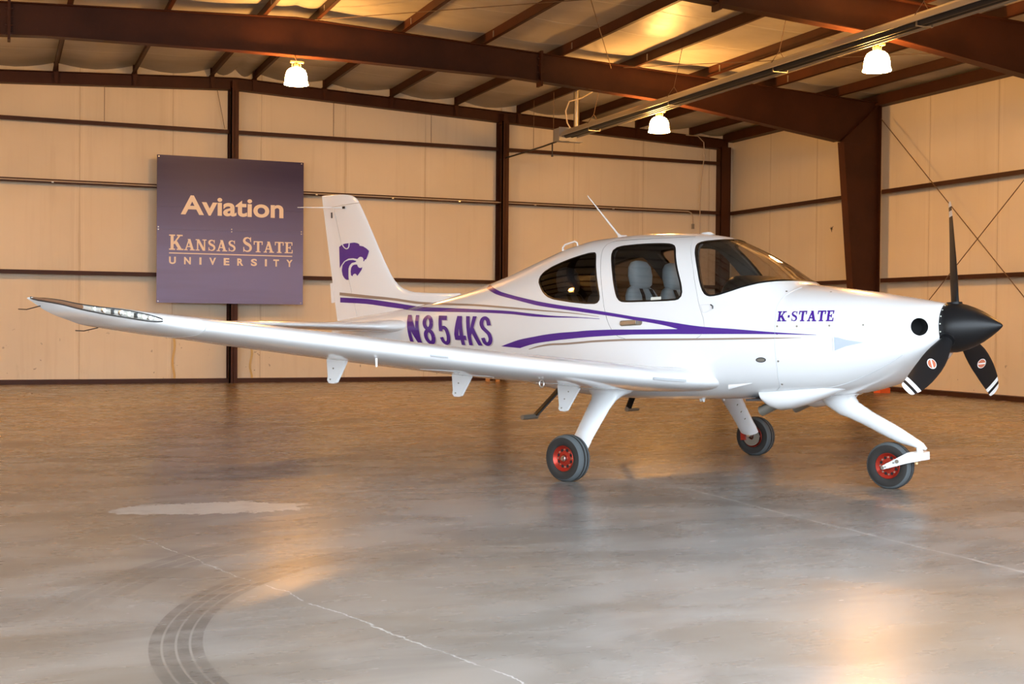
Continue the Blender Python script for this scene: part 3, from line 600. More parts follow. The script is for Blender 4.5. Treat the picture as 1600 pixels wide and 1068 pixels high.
BK = {
 'rear_win': [(-1.147,1.749),(-1.161,1.79),(-1.151,1.828),(-1.108,1.86),(-1.033,1.895),(-0.914,1.929),(-0.795,1.956),(-0.68,1.977),(-0.579,1.992),(-0.513,1.991),(-0.489,1.98),(-0.468,1.951),(-0.447,1.911),(-0.405,1.817),(-0.375,1.747),(-0.345,1.671),(-0.315,1.596),(-0.307,1.566),(-0.307,1.532),(-0.32,1.511),(-0.353,1.5),(-0.468,1.506),(-0.61,1.524),(-0.781,1.552),(-0.893,1.571),(-0.975,1.599),(-1.04,1.637),(-1.097,1.691)],
 'door_win': [(-0.279,1.921),(-0.288,1.94),(-0.297,1.963),(-0.302,1.985),(-0.297,2.004),(-0.277,2.017),(-0.246,2.025),(-0.205,2.029),(-0.127,2.03),(-0.05,2.03),(0.034,2.028),(0.119,2.023),(0.205,2.016),(0.262,2.01),(0.3,2.003),(0.334,1.992),(0.358,1.979),(0.379,1.959),(0.398,1.933),(0.431,1.87),(0.454,1.827),(0.479,1.778),(0.511,1.718),(0.539,1.664),(0.56,1.617),(0.573,1.577),(0.578,1.554),(0.577,1.525),(0.567,1.503),(0.549,1.49),(0.524,1.483),(0.437,1.482),(0.3,1.485),(0.161,1.489),(0.033,1.493),(-0.04,1.498),(-0.066,1.503),(-0.088,1.517),(-0.105,1.533),(-0.119,1.552),(-0.137,1.591),(-0.152,1.628),(-0.179,1.695),(-0.205,1.763),(-0.244,1.851)],
 'windshield': [(1.421,1.604),(1.434,1.604),(1.431,1.603),(1.41,1.602),(1.377,1.601),(1.334,1.599),(1.288,1.593),(1.236,1.585),(1.18,1.571),(1.119,1.556),(1.054,1.536),(0.985,1.517),(0.934,1.504),(0.889,1.498),(0.85,1.497),(0.821,1.505),(0.795,1.521),(0.771,1.551),(0.748,1.592),(0.727,1.636),(0.691,1.719),(0.657,1.787),(0.623,1.849),(0.599,1.889),(0.579,1.929),(0.566,1.961),(0.565,1.982),(0.585,1.997),(0.619,2.005),(0.661,2.008),(0.699,2.011),(0.735,2.014),(0.758,2.015),(0.762,2.019)],
 's1t': [(-2.021,1.792),(-1.852,1.739),(-1.72,1.699),(-1.598,1.671),(-1.436,1.635),(-1.262,1.599),(-1.099,1.566),(-0.894,1.53),(-0.751,1.506),(-0.544,1.475),(-0.35,1.443),(-0.073,1.394),(0.103,1.362),(0.274,1.335),(0.44,1.306),(0.682,1.263),(0.807,1.245),(1.125,1.211),(1.449,1.174),(1.796,1.14)],
 's1b': [(-2.039,1.758),(-1.944,1.728),(-1.764,1.672),(-1.604,1.636),(-1.424,1.597),(-1.253,1.559),(-1.093,1.526),(-0.89,1.492),(-0.748,1.471),(-0.541,1.44),(-0.348,1.41),(-0.237,1.393),(-0.073,1.365),(0.103,1.333),(0.274,1.302),(0.44,1.267),(0.553,1.242)],
 's2t': [(-1.635,1.159),(-1.504,1.186),(-1.34,1.215),(-1.131,1.235),(-0.981,1.248),(-0.761,1.258),(-0.58,1.26),(-0.443,1.264),(-0.209,1.262),(0.102,1.251),(0.553,1.23)],
 's2b': [(-1.349,1.133),(-1.239,1.153),(-1.086,1.173),(-0.887,1.186),(-0.747,1.193),(-0.543,1.201),(-0.257,1.207),(0.013,1.208),(0.355,1.2),(0.802,1.184),(1.124,1.172),(1.449,1.158),(1.796,1.137)],
 'g1': [(-1.223,1.117),(-1.088,1.139),(-0.889,1.154),(-0.75,1.153),(-0.545,1.158),(-0.352,1.164),(-0.077,1.165),(0.185,1.16),(0.678,1.145),(1.444,1.126),(1.671,1.12)],
 'nquad': [(-3.224,1.546),(-1.789,1.458),(-3.162,1.232),(-1.749,1.164)],
 'kquad': [(1.46,1.339),(1.925,1.324),(1.467,1.262),(1.931,1.243)],
 'handle': [(-0.065,1.336),(-0.066,1.286),(0.179,1.335),(0.178,1.283)],
 'door_seam': [(-0.358,2.089),(-0.42,2.079),(-0.441,2.043),(-0.422,1.978),(-0.372,1.859),(-0.323,1.721),(-0.284,1.601),(-0.247,1.453),(-0.206,1.335),(-0.161,1.254),(-0.09,1.194),(0.016,1.164),(0.344,1.15),(0.64,1.139),(0.737,1.15),(0.786,1.182),(0.812,1.228),(0.805,1.31),(0.762,1.414),(0.714,1.568),(0.634,1.769),(0.55,1.92),(0.511,1.983),(0.488,2.032),(0.492,2.057)],
 'cowl_seam': [(1.53,1.538),(1.494,1.501),(1.461,1.448),(1.448,1.375),(1.453,1.245),(1.446,1.064),(1.446,0.909),(1.43,0.804),(1.412,0.735),(1.348,0.698)],
 'naca': [(1.926,1.121),(1.926,1.002),(2.011,1.097),(2.161,1.066),(2.006,1.025)],
 'hinge': [(0.768,1.431),(0.875,1.429),(0.893,1.391),(0.822,1.364),(0.794,1.365)],
 'screws': [(1.469,1.221),(1.635,1.214),(1.901,1.208),(2.164,1.202),(1.468,1.16),(1.459,1.508),(1.804,1.485),(1.462,0.939),(1.438,0.751)],
 'tgt': [(-4.534,1.873),(-4.032,1.808),(-3.62,1.755),(-3.162,1.686),(-2.572,1.636),(-2.12,1.6),(-1.52,1.538),(-1.088,1.489),(-0.581,1.429),(-0.303,1.385)],
 'tgb': [(-4.536,1.838),(-4.033,1.774),(-3.621,1.727),(-3.163,1.661),(-2.549,1.613),(-2.109,1.58),(-1.517,1.52),(-1.087,1.475),(-0.58,1.421),(-0.303,1.382)],
 'tpt': [(-4.526,1.813),(-4.088,1.772),(-3.622,1.705),(-3.143,1.633),(-2.527,1.583),(-2.095,1.548),(-1.512,1.497),(-1.134,1.45),(-0.884,1.42),(-0.579,1.394),(-0.295,1.365)],
 'tpb': [(-4.528,1.755),(-4.091,1.715),(-3.624,1.649),(-3.128,1.585),(-2.502,1.541),(-2.084,1.514),(-1.508,1.468),(-1.132,1.424),(-0.884,1.404),(-0.579,1.386),(-0.295,1.361)],
 'logoA': [(-4.515,2.396),(-4.455,2.42),(-4.393,2.425),(-4.324,2.423),(-4.241,2.423),(-4.188,2.413),(-4.148,2.396),(-4.153,2.381),(-4.083,2.365),(-4.031,2.338),(-3.988,2.307),(-3.998,2.281),(-4.014,2.254),(-4.032,2.227),(-4.045,2.212),(-4.062,2.219),(-4.073,2.198),(-4.092,2.192),(-4.083,2.221),(-4.103,2.244),(-4.137,2.253),(-4.167,2.245),(-4.189,2.229),(-4.232,2.239),(-4.27,2.246),(-4.352,2.248),(-4.428,2.226),(-4.486,2.183),(-4.519,2.149)],
 'logoB': [(-4.207,2.209),(-4.225,2.198),(-4.294,2.194),(-4.338,2.165),(-4.366,2.116),(-4.368,2.073),(-4.362,2.022),(-4.356,2.007),(-4.393,2.005),(-4.436,2.027),(-4.469,2.066),(-4.482,2.125),(-4.464,2.181),(-4.413,2.217),(-4.347,2.23),(-4.271,2.227)],
 'logoC': [(-4.2,2.169),(-4.247,2.171),(-4.278,2.164),(-4.307,2.141),(-4.319,2.098),(-4.317,2.055),(-4.285,2.041),(-4.278,2.059),(-4.245,2.069),(-4.217,2.057),(-4.203,2.038),(-4.166,2.066),(-4.135,2.092),(-4.115,2.112),(-4.112,2.135),(-4.133,2.124),(-4.167,2.13),(-4.188,2.146)],
 'ear': [(-4.452,2.424),(-4.434,2.396),(-4.406,2.374),(-4.378,2.363),(-4.352,2.368),(-4.332,2.388),(-4.324,2.423)],
}
# body frame: x forward along the fuselage, y to port, z up; the root sits on the floor under the main wheels
PLN = empty('airplane', (5.7108, 10.1454, 0)); PLN.rotation_euler = (0, -.0512, math.radians(-63.5723))
tag(PLN, 'white single-engine propeller airplane with purple stripes standing on the hangar floor', 'airplane')
PALB = math.tan(.0512)
def sec_ring(x, n, dw=0.0, dt=0.0, db=0.0):
    zm, w, tp, bt, nu, nl = float(ZM(x)), float(WID(x))-dw, float(TOP(x))-dt, float(BOT(x))+db, float(NU(x)), float(NL(x)); ring = []
    for k in range(n):
        a = 2*math.pi*k/n; c, s = math.cos(a), math.sin(a); e = nu if s >= 0 else nl
        r = (abs(c)**e+abs(s)**e)**(-1/e); ring.append((x, w*r*c, zm+((tp-zm) if s >= 0 else (zm-bt))*r*s))
    return ring
def hull(xs, n, dw=0.0, dt=0.0, db=0.0):
    m = MB(); m.loft([sec_ring(x, n, dw, dt, db) for x in xs]); return m
def spaced(a, b, n): return [a+(b-a)*k/(n-1) for k in range(n)]
def grad(p):
    e = 1e-4; x, y, z = p
    g = np.array([F(x+e, y, z)-F(x-e, y, z), F(x, y+e, z)-F(x, y-e, z), F(x, y, z+e)-F(x, y, z-e)]); k = np.linalg.norm(g); return g/k if k > 0 else np.array([0, 0, 1.])
def boolean(a, b, op):
    md = a.modifiers.new('b', 'BOOLEAN'); md.object = b; md.operation = op; md.solver = 'EXACT'; md.material_mode = 'TRANSFER'
    bpy.context.view_layer.update(); dg = bpy.context.evaluated_depsgraph_get(); dg.update()
    me = bpy.data.meshes.new_from_object(a.evaluated_get(dg)); old = a.data; a.modifiers.clear(); a.data = me; bpy.data.meshes.remove(old)
def clone(a, name):
    o = a.copy(); o.data = a.data.copy(); o.name = name; COL.objects.link(o); return o
def drop(*os):
    for o in os:
        d = o.data; bpy.data.objects.remove(o); bpy.data.meshes.remove(d)
def smooth_poly(poly, n):
    P = np.array(poly); t = np.r_[0, np.cumsum(np.linalg.norm(np.diff(np.vstack([P, P[:1]]), axis=0), axis=1))]; L = t[-1]
    Q = np.vstack([P, P[:1]]); s = np.linspace(0, L, n, endpoint=False); return [(float(np.interp(a, t, Q[:, 0])), float(np.interp(a, t, Q[:, 1]))) for a in s]
def prism(poly, y0, y1, mt):
    m = MB(); m.prism(poly, y0, y1); return m.build('cutter', mt)
def shade_hull(o):
    """surface normals of the true body shape on the outer skin"""
    me = o.data; me.polygons.foreach_set('use_smooth', [True]*len(me.polygons)); nor = [None]*len(me.loops); vg = {}
    for p in me.polygons:
        c = np.array(p.center); g = grad(c); skin = abs(float(F(*c))) < .06 and float(np.dot(g, p.normal)) > .8
        for li in p.loop_indices:
            vi = me.loops[li].vertex_index
            if skin:
                if vi not in vg: vg[vi] = tuple(grad(np.array(me.vertices[vi].co)))
                nor[li] = vg[vi]
            else: nor[li] = tuple(p.normal)
    me.normals_split_custom_set(nor)
xs = spaced(-4.62, -1.4, 40)[:-1]+spaced(-1.4, 1.7, 92)[:-1]+spaced(1.7, 2.45, 26)[:-1]+spaced(2.45, 2.64, 14)
fus = hull(xs, 128).build('fuselage', M['white'])
cab = hull(spaced(-1.9, 1.40, 60), 72, .045, .05, .10).build('cutter', M['liner']); boolean(fus, cab, 'DIFFERENCE'); drop(cab)
pane = hull(spaced(-1.4, 1.66, 90), 128, .003, .003, .003).build('pane', M['glass']); inn = hull(spaced(-1.38, 1.645, 88), 128, .011, .011, .011).build('cutter', M['glass'])
boolean(pane, inn, 'DIFFERENCE'); drop(inn)
ringp = hull(spaced(-1.4, 1.66, 90), 128, -.0012, -.0012, 0).build('ring', M['seal']); inn = hull(spaced(-1.38, 1.645, 88), 128, .014, .014, .014).build('cutter', M['seal'])
boolean(ringp, inn, 'DIFFERENCE'); drop(inn)
ws = BK['windshield'][2:]; ws_poly = ws+[(.80, 2.4), (1.50, 2.4), (1.50, 1.607)]
wins = [('windshield', ws_poly, -1, 1), ('door_window', BK['door_win'], -1, -.1), ('door_window', BK['door_win'], .1, 1), ('rear_window', BK['rear_win'], -1, -.08), ('rear_window', BK['rear_win'], .08, 1)]
for name, poly, y0, y1 in wins:
    pl = poly if name == 'windshield' else smooth_poly(poly, 64)
    ip = inset(pl, .016)
    if name == 'windshield': ip = [(x, max(z, 1.0)) for x, z in ip]; ip[-1] = (1.50, 1.622); ip[-2] = (1.50, 2.4); ip[-3] = (.815, 2.4)
    c = prism(pl, y0, y1, M['liner']); ci = prism(ip, y0*1.01, y1*1.01, M['liner'])
    p = clone(pane, name); boolean(p, ci, 'INTERSECT')
    s = clone(ringp, 'window_border'); boolean(s, c, 'INTERSECT'); boolean(s, ci, 'DIFFERENCE')
    boolean(fus, c, 'DIFFERENCE'); drop(c, ci)
    p.data.materials.clear(); p.data.materials.append(M[{'windshield': 'glass_clear', 'door_window': 'glass', 'rear_window': 'glass_dark'}[name]])
    for q in p.data.polygons: q.material_index = 0
    s.data.materials.clear(); s.data.materials.append(M['seal'])
    for q in s.data.polygons: q.material_index = 0
    shade_hull(p); shade_hull(s); p.parent = PLN; s.parent = p
    tag(p, 'clear wrap-around windshield' if name == 'windshield' else ('tinted door window' if name == 'door_window' else 'dark tinted rear cabin window'))
drop(pane, ringp)
# near-side cabin door cut out of the skin
ds = smooth_poly(BK['door_seam'], 90)
dk = prism(inset(ds, .003), -1, -.10, M['white']); door = clone(fus, 'cabin_door'); boolean(door, dk, 'INTERSECT'); drop(dk)
dk = prism(ds, -1, -.10, M['seam_dark']); boolean(fus, dk, 'DIFFERENCE'); drop(dk)
# engine air intakes each side of the spinner and the small cheek scoop
for s in (-1, 1):
    m = MB(); p0 = Vector((2.551, s*float(side(2.551, 1.172)), 1.172)); dv = Vector((.66, s*.75, .0)).normalized(); m.tube([p0-dv*.16, p0+dv*.2], .068, 32); c = m.build('cutter', M['dark_hole']); boolean(fus, c, 'DIFFERENCE'); drop(c)
shade_hull(fus); shade_hull(door); fus.parent = PLN; door.parent = PLN
tag(door, 'white cabin door on the near side')
ip = M['seam']
# ------------------------------------------------------------------ decals that lie on the skin
def skin_pt(x, z, eps=.003, half=None, s=-1):
    if half is None:
        y = s*float(side(x, z)); n = grad(np.array([x, y, z])); return (x+n[0]*eps, y+n[1]*eps, z+n[2]*eps)
    return (x, s*(half(x, z)+eps), z)
def resample(pts, n):
    P = np.array(pts); t = np.r_[0, np.cumsum(np.linalg.norm(np.diff(P, axis=0), axis=1))]; t /= t[-1]
    fx, fz = hermite(np.c_[t, P[:, 0]]), hermite(np.c_[t, P[:, 1]]); T = np.linspace(0, 1, n); return np.c_[fx(T), fz(T)]
def strip(name, top, bot, mt, parent, n=90, k=6, eps=.003, half=None, label=None):
    a, b = resample(top, n), resample(bot, n); vs = []; m = MB()
    for i in range(n):
        for j in range(k+1):
            q = a[i]+(b[i]-a[i])*j/k; vs.append(skin_pt(q[0], q[1], eps, half))
    m.add(vs, [(i*(k+1)+j, i*(k+1)+j+1, (i+1)*(k+1)+j+1, (i+1)*(k+1)+j) for i in range(n-1) for j in range(k)])
    o = m.build(name, mt, parent, smooth=80, fix=False); o.data.flip_normals() if o.data.polygons[len(o.data.polygons)//2].normal.y > 0 else None
    if label: tag(o, label)
    return o
def flat_decal(name, polys, mt, parent, eps=.003, half=None, step=.05, quad=None, label=None):
    """polys: (verts, faces) in the x,z plane (or in a unit box mapped by quad), laid on the skin"""
    v, f = polys; bm = bmesh.new()
    if quad is not None:
        tl, tr, bl, br = [np.array(q) for q in quad]; v = [tuple(bl*(1-a)*(1-b)+br*a*(1-b)+tl*(1-a)*b+tr*a*b) for a, b in v]
    bv = [bm.verts.new((a, 0, b)) for a, b in v]
    for q in f:
        try: bm.faces.new([bv[i] for i in q])
        except ValueError: pass
    bmesh.ops.triangulate(bm, faces=[q for q in bm.faces if len(q.verts) > 4])
    xs_ = [q.co.x for q in bm.verts]; zs_ = [q.co.z for q in bm.verts]
    for ax, lo, hi in ((0, min(xs_), max(xs_)), (2, min(zs_), max(zs_))):
        c = lo+step
        while c < hi:
            co, no = [0, 0, 0], [0, 0, 0]; co[ax] = c; no[ax] = 1
            bmesh.ops.bisect_plane(bm, geom=bm.verts[:]+bm.edges[:]+bm.faces[:], plane_co=co, plane_no=no); c += step
    for q in bm.verts: q.co = skin_pt(q.co.x, q.co.z, eps, half)
    bmesh.ops.recalc_face_normals(bm, faces=bm.faces)
    for q in bm.faces:
        if q.normal.y > 0: q.normal_flip()
    me = bpy.data.meshes.new(name); bm.to_mesh(me); bm.free(); me.materials.append(mt); o = bpy.data.objects.new(name, me); COL.objects.link(o); o.parent = parent
    if label: tag(o, label)
    return o
def seam_line(name, pts, parent, w=.004, mt=None, half=None, n=70, closed=False):
    P = [tuple(q) for q in (resample(pts, n) if len(pts) > 2 else np.linspace(pts[0], pts[1], 12))]
    m = MB(); m.tube([skin_pt(a, b, .0005, half) for a, b in P], w/2, 5); return m.build(name, mt or M['seam'], parent, smooth=60)
# fin outline as a function of height
LEX = hermite([(1.40, -2.75), (1.60, -2.62), (1.70, -2.55), (1.745, -2.60), (1.766, -2.85), (1.782, -3.18), (1.815, -3.36), (1.854, -3.478), (1.92, -3.58), (2.008, -3.657), (2.195, -3.775), (2.5, -3.945), (2.86, -4.154), (2.92, -4.20), (2.965, -4.28), (2.992, -4.40), (3.004, -4.55), (3.02, -4.78)])
def HGX(z): return -4.229-.277*(z-1.536)
def TEX(z): return -4.590-.1505*(z-1.553)
FT = hermite([(1.40, .115), (1.60, .105), (1.70, .085), (1.80, .062), (2.0, .054), (2.4, .050), (2.86, .042), (2.94, .038), (2.99, .022), (3.02, .008)])
def fin_half(x, z):
    le, te = float(LEX(z)), TEX(z); c = le-te; u = min(max((le-x)/min(c, 1.1) if c <= 1.1 else ((le-x)/c), 0), 1)
    sh = 1.9*(0.2969*math.sqrt(u)*.9-.126*u-.3516*u*u+.2843*u**3-.1015*u**4)*2.9+.02
    return float(FT(z))*max(.05, min(1, sh))
def tail_half(x, z): return max(fin_half(x, z), float(side(x, z)))
def fin_rings(z0, z1, n, ua, ub_, xa, xb, k=24):
    rings = []
    for i in range(n):
        z = z0+(z1-z0)*i/(n-1); a, b = xa(z), xb(z); r = []
        for j in range(k+1):
            u = (1-math.cos(math.pi*j/k))/2 if ua else j/k; x = a+(b-a)*u; r.append((x, -fin_half(x, z), z))
        rings.append(r+[(q[0], -q[1], q[2]) for q in r[::-1]])
    return rings
m = MB(); m.loft(fin_rings(1.40, 2.866, 60, True, 0, LEX, lambda z: HGX(z)+.004)); fin = m.build('vertical_fin', M['white'], PLN, smooth=45)
m = MB(); m.loft(fin_rings(1.33, 2.866, 30, False, 0, lambda z: HGX(z)-.004, TEX, 10)); rud = m.build('rudder', M['white'], PLN, smooth=45)
m = MB(); m.loft(fin_rings(2.872, 3.018, 18, True, 0, LEX, lambda z: TEX(z)-.0)); m.build('fin_cap', M['white'], PLN, smooth=50)
m = MB(); m.prism([(-4.63, 1.76), (-4.685, 1.755), (-4.70, 1.985), (-4.655, 1.99)], -.004, .004); m.build('trim_tab', M['white'], rud)
m = MB(); m.box((-4.60, -.05, 2.735), (-4.585, -.038, 2.80)); m.build('hinge_bolt', M['seam_dark'], rud)
for s in (-1, 1):
    m = MB(); m.tube([(-4.40, s*.03, 2.835), (-4.52, s*.11, 2.845), (-4.82, s*.36, 2.86)], [.007, .006, .0035], 8); o = m.build('whip_antenna', M['white'], fin, smooth=40)
m = MB(); m.box((-4.41, -.042, 2.825), (-4.375, -.03, 2.85)); m.build('antenna_mount', M['black'], fin)
# stripes
pur = 'purple stripe'
def at_x(pts, x0):                                  # split a polyline at x0
    a = [q for q in pts if q[0] < x0-1e-4]; b = [q for q in pts if q[0] > x0+1e-4]; z = float(hermite(pts)(x0)); return a+[(x0, z)], [(x0, z)]+b
XJ = .546
t0, t1 = at_x(BK['s1t'], XJ); b0, _ = at_x(BK['s1b'], XJ); u0, _ = at_x(BK['s2t'], XJ); d0, d1 = at_x(BK['s2b'], XJ)
u0[-1] = b0[-1] = (XJ, (u0[-1][1]+b0[-1][1])/2)
strip('stripe', t0, b0, M['purple'], PLN, label='purple stripe sweeping up to the spine'); strip('stripe', u0, d0, M['purple'], PLN, label='purple stripe sweeping down to the wing'); strip('stripe', t1, d1, M['purple'], PLN, label='purple stripe tapering to the nose')
strip('stripe', BK['tpt'], BK['tpb'], M['purple'], PLN, half=tail_half, n=140, label='purple tail stripe')
strip('stripe', BK['tgt'], BK['tgb'], M['taupe'], PLN, half=tail_half, n=140, k=3, label='taupe tail stripe')
g = BK['g1']; wv = [.006, .014, .018, .018, .018, .018, .018, .018, .016, .010, .002]
strip('stripe', [(x, z+w/2) for (x, z), w in zip(g, wv)], [(x, z-w/2) for (x, z), w in zip(g, wv)], M['taupe'], PLN, k=2, label='thin taupe stripe under the purple one')
# registration, lettering, emblem
v, f = registration_polys(); v = norm_box(v)
q = np.array(BK['nquad']); sh = np.array([.016, -.008])
flat_decal('registration_shadow', (v, f), M['letter_shadow'], PLN, eps=.0025, quad=q+sh); flat_decal('registration_number', (v, f), M['purple'], PLN, eps=.005, quad=q, label='purple registration N854KS')
v, f = serif_polys('K.STATE', [1]*7, .030); v = norm_box(v, 0, 1); v[:, 0] += v[:, 1]*.012
flat_decal('lettering', (v, f), M['purple'], PLN, eps=.003, quad=BK['kquad'], label='purple K-State lettering')
def poly1(p): return (p, [tuple(range(len(p)))])
em = flat_decal('cat_emblem', poly1(smooth_poly(BK['logoA'], 110)), M['purple'], PLN, half=fin_half, eps=.003, label='purple cat head emblem on the fin')
for k in ('logoB', 'logoC'): flat_decal('emblem_jaw', poly1(smooth_poly(BK[k], 60)), M['purple'], em, half=fin_half, eps=.003)
P = resample(BK['ear'], 30); m = MB(); m.tube([skin_pt(a, b, .0045, fin_half) for a, b in P], .0065, 6); m.build('emblem_ear', M['white'], em)
# seams, hatches, screws
seam_line('cowl_seam', BK['cowl_seam'], PLN, .006)
seam_line('cowl_seam', [(1.453, 1.19), (1.9, 1.188), (2.2, 1.183), (2.40, 1.178)], PLN, .003)
seam_line('chin_seam', [(1.70, .70), (1.9, .735), (2.1, .80), (2.3, .89), (2.42, .96)], PLN, .006)
hp = MB(); hc = BK['hinge']; hp.tube([skin_pt(a, b, .001) for a, b in hc+[hc[0]]], .002, 5); o = hp.build('door_hinge', M['seam'], door)
mm = MB(); mm.tube([skin_pt(.868, 1.427, .004), skin_pt(.890, 1.412, .006), skin_pt(.890, 1.392, .004)], .006, 6); mm.build('hinge_pin', M['seam_dark'], o)
for k, (a, b) in enumerate(BK['screws']):
    p, n = Vector(skin_pt(a, b, 0)), Vector(grad(np.array(skin_pt(a, b, 0)))); m = MB(); m.tube([p-n*.002, p+n*.0025], .0085, 10); m.build('cowl_fastener', M['grey_metal'], PLN)
nq = BK['naca']
flat_decal('cheek_scoop', poly1([(1.930, 1.118), (1.97, 1.112), (2.03, 1.092), (2.17, 1.066), (2.03, 1.042), (1.930, 1.008)]), mat('scoop_shade', (.46, .52, .58), rough=.4), PLN, eps=.001, label='small cooling scoop')
m = MB(); p0 = [Vector(skin_pt(1.930, z, .001)) for z in np.linspace(1.005, 1.12, 8)]; m.tube(p0, .005, 6); m.build('scoop_lip', M['white'], PLN)
flat_decal('oval_vent', poly1([(1.314+.045*math.cos(a), .954+.021*math.sin(a)) for a in np.linspace(0, 2*math.pi, 28)[:-1]]), M['seam_dark'], PLN, eps=.002, label='small dark oval vent')
flat_decal('vent_grille', poly1([(1.314+.036*math.cos(a), .954+.014*math.sin(a)) for a in np.linspace(0, 2*math.pi, 28)[:-1]]), M['grey_metal'], PLN, eps=.004)
# door handle
h = BK['handle']; hd = MB(); zc = 1.311
ol = [(h[0][0]+.025*(1-math.cos(a)) if False else -.045+.022*math.cos(a), zc+.025*math.sin(a)) for a in np.linspace(math.pi/2, 1.5*math.pi, 9)]+[(.158+.022*math.cos(a), zc+.025*math.sin(a)) for a in np.linspace(-math.pi/2, math.pi/2, 9)]
hn = flat_decal('door_handle', poly1(ol), M['grey_metal'], door, eps=.002, label='recessed metal door handle')
m = MB(); m.bar(skin_pt(-.035, zc, .012), skin_pt(.12, zc+.004, .014), .010, .030, up=(0, 0, 1)); m.build('handle_lever', M['steel_bright'], hn)
m = MB(); q0 = Vector(skin_pt(-.045, zc, .004)); m.tube([q0, q0+Vector((0, -.012, 0))], .012, 12); m.build('door_lock', M['steel_bright'], hn)
m = MB(); m.add([skin_pt(a, b, .006) for a, b in ((.265, 1.498), (.372, 1.497), (.372, 1.522), (.265, 1.523))], [(0, 1, 2, 3)]); m.build('window_placard', M['paper'], door)
# roof fittings
m = MB(); m.tube([(-.44, 0, 2.135), (-.50, 0, 2.152), (-.53, 0, 2.185), (-.876, 0, 2.585)], [.03, .022, .010, .005], 10); m.build('whip_antenna', M['white'], PLN, smooth=50)
m = MB(); m.loft([[(.455+(.085-k*.012)*math.cos(a), (.055-k*.008)*math.sin(a), 2.082+k*.008) for a in np.linspace(0, 2*math.pi, 25)[:-1]] for k in range(4)]); m.build('antenna_puck', M['white'], PLN, smooth=40)
m = MB(); m.tube([(-1.12, -.10, 2.02), (-1.12, -.10, 2.10), (-1.09, -.10, 2.125), (-.97, -.10, 2.145), (-.94, -.10, 2.13), (-.93, -.10, 2.06)], .009, 8); m.build('hoop_antenna', M['white'], PLN, smooth=60)
# ------------------------------------------------------------------ wings
def foil(k, ua, ub_, t, cam=.02):
    def y(u, s):
        th = 5*t*(.2969*math.sqrt(max(u, 0))-.126*u-.3516*u*u+.2843*u**3-.1036*u**4); return cam*4*u*(1-u)*.6+s*(th+.0006)
    us = [ua+(ub_-ua)*((1-math.cos(math.pi*j/k))/2) for j in range(k+1)]
    return [(u, y(u, 1)) for u in us[::-1]]+[(u, y(u, -1)) for u in us[(1 if ua == 0 else 0):]]
def wing_rings(tab, ys, s, ua, ub_, k=22, grow=1.0):
    fx, ft, fz, fk = [hermite([(r[0], r[j]) for r in tab]) for j in (1, 2, 3, 4)]; rings = []
    for y in ys:
        le, te, z, t = float(fx(y)), float(ft(y)), float(fz(y)), float(fk(y)); c = le-te
        rings.append([(le-u*c+(.0 if grow == 1 else .004), s*y, z+w*c*grow) for u, w in foil(k, ua, ub_, t)])
    return rings
WT = [(.30, 1.08, -.82, .790, .120), (.50, .90, -.80, .792, .126), (.62, .825, -.79, .797, .132), (.75, .755, -.78, .805, .138), (.92, .70, -.77, .818, .147), (1.15, .66, -.755, .838, .155), (1.6, .615, -.735, .878, .160), (2.5, .565, -.69, .957, .158), (3.5, .52, -.625, 1.055, .155), (4.5, .47, -.53, 1.160, .15), (5.25, .415, -.445, 1.240, .145), (5.30, .41, -.44, 1.245, .145)]
TT = [(5.305, .41, -.44, 1.246, .145), (5.45, .36, -.455, 1.268, .140), (5.58, .30, -.485, 1.293, .125), (5.66, .17, -.515, 1.325, .115), (5.72, .02, -.545, 1.352, .105), (5.77, -.16, -.580, 1.385, .10), (5.805, -.31, -.605, 1.418, .09), (5.835, -.47, -.628, 1.445, .075), (5.85, -.57, -.640, 1.460, .06)]
gl_rim = mat('nav_lens_rim', (.02, .02, .02), rough=.4); led = mat('led_reflector', (.75, .75, .72), rough=.25, metal=.6); amber = mat('lens_reflection_colour', (.20, .10, .055), rough=.25)  # outer lens is green; its brown reflection is put into the base colour
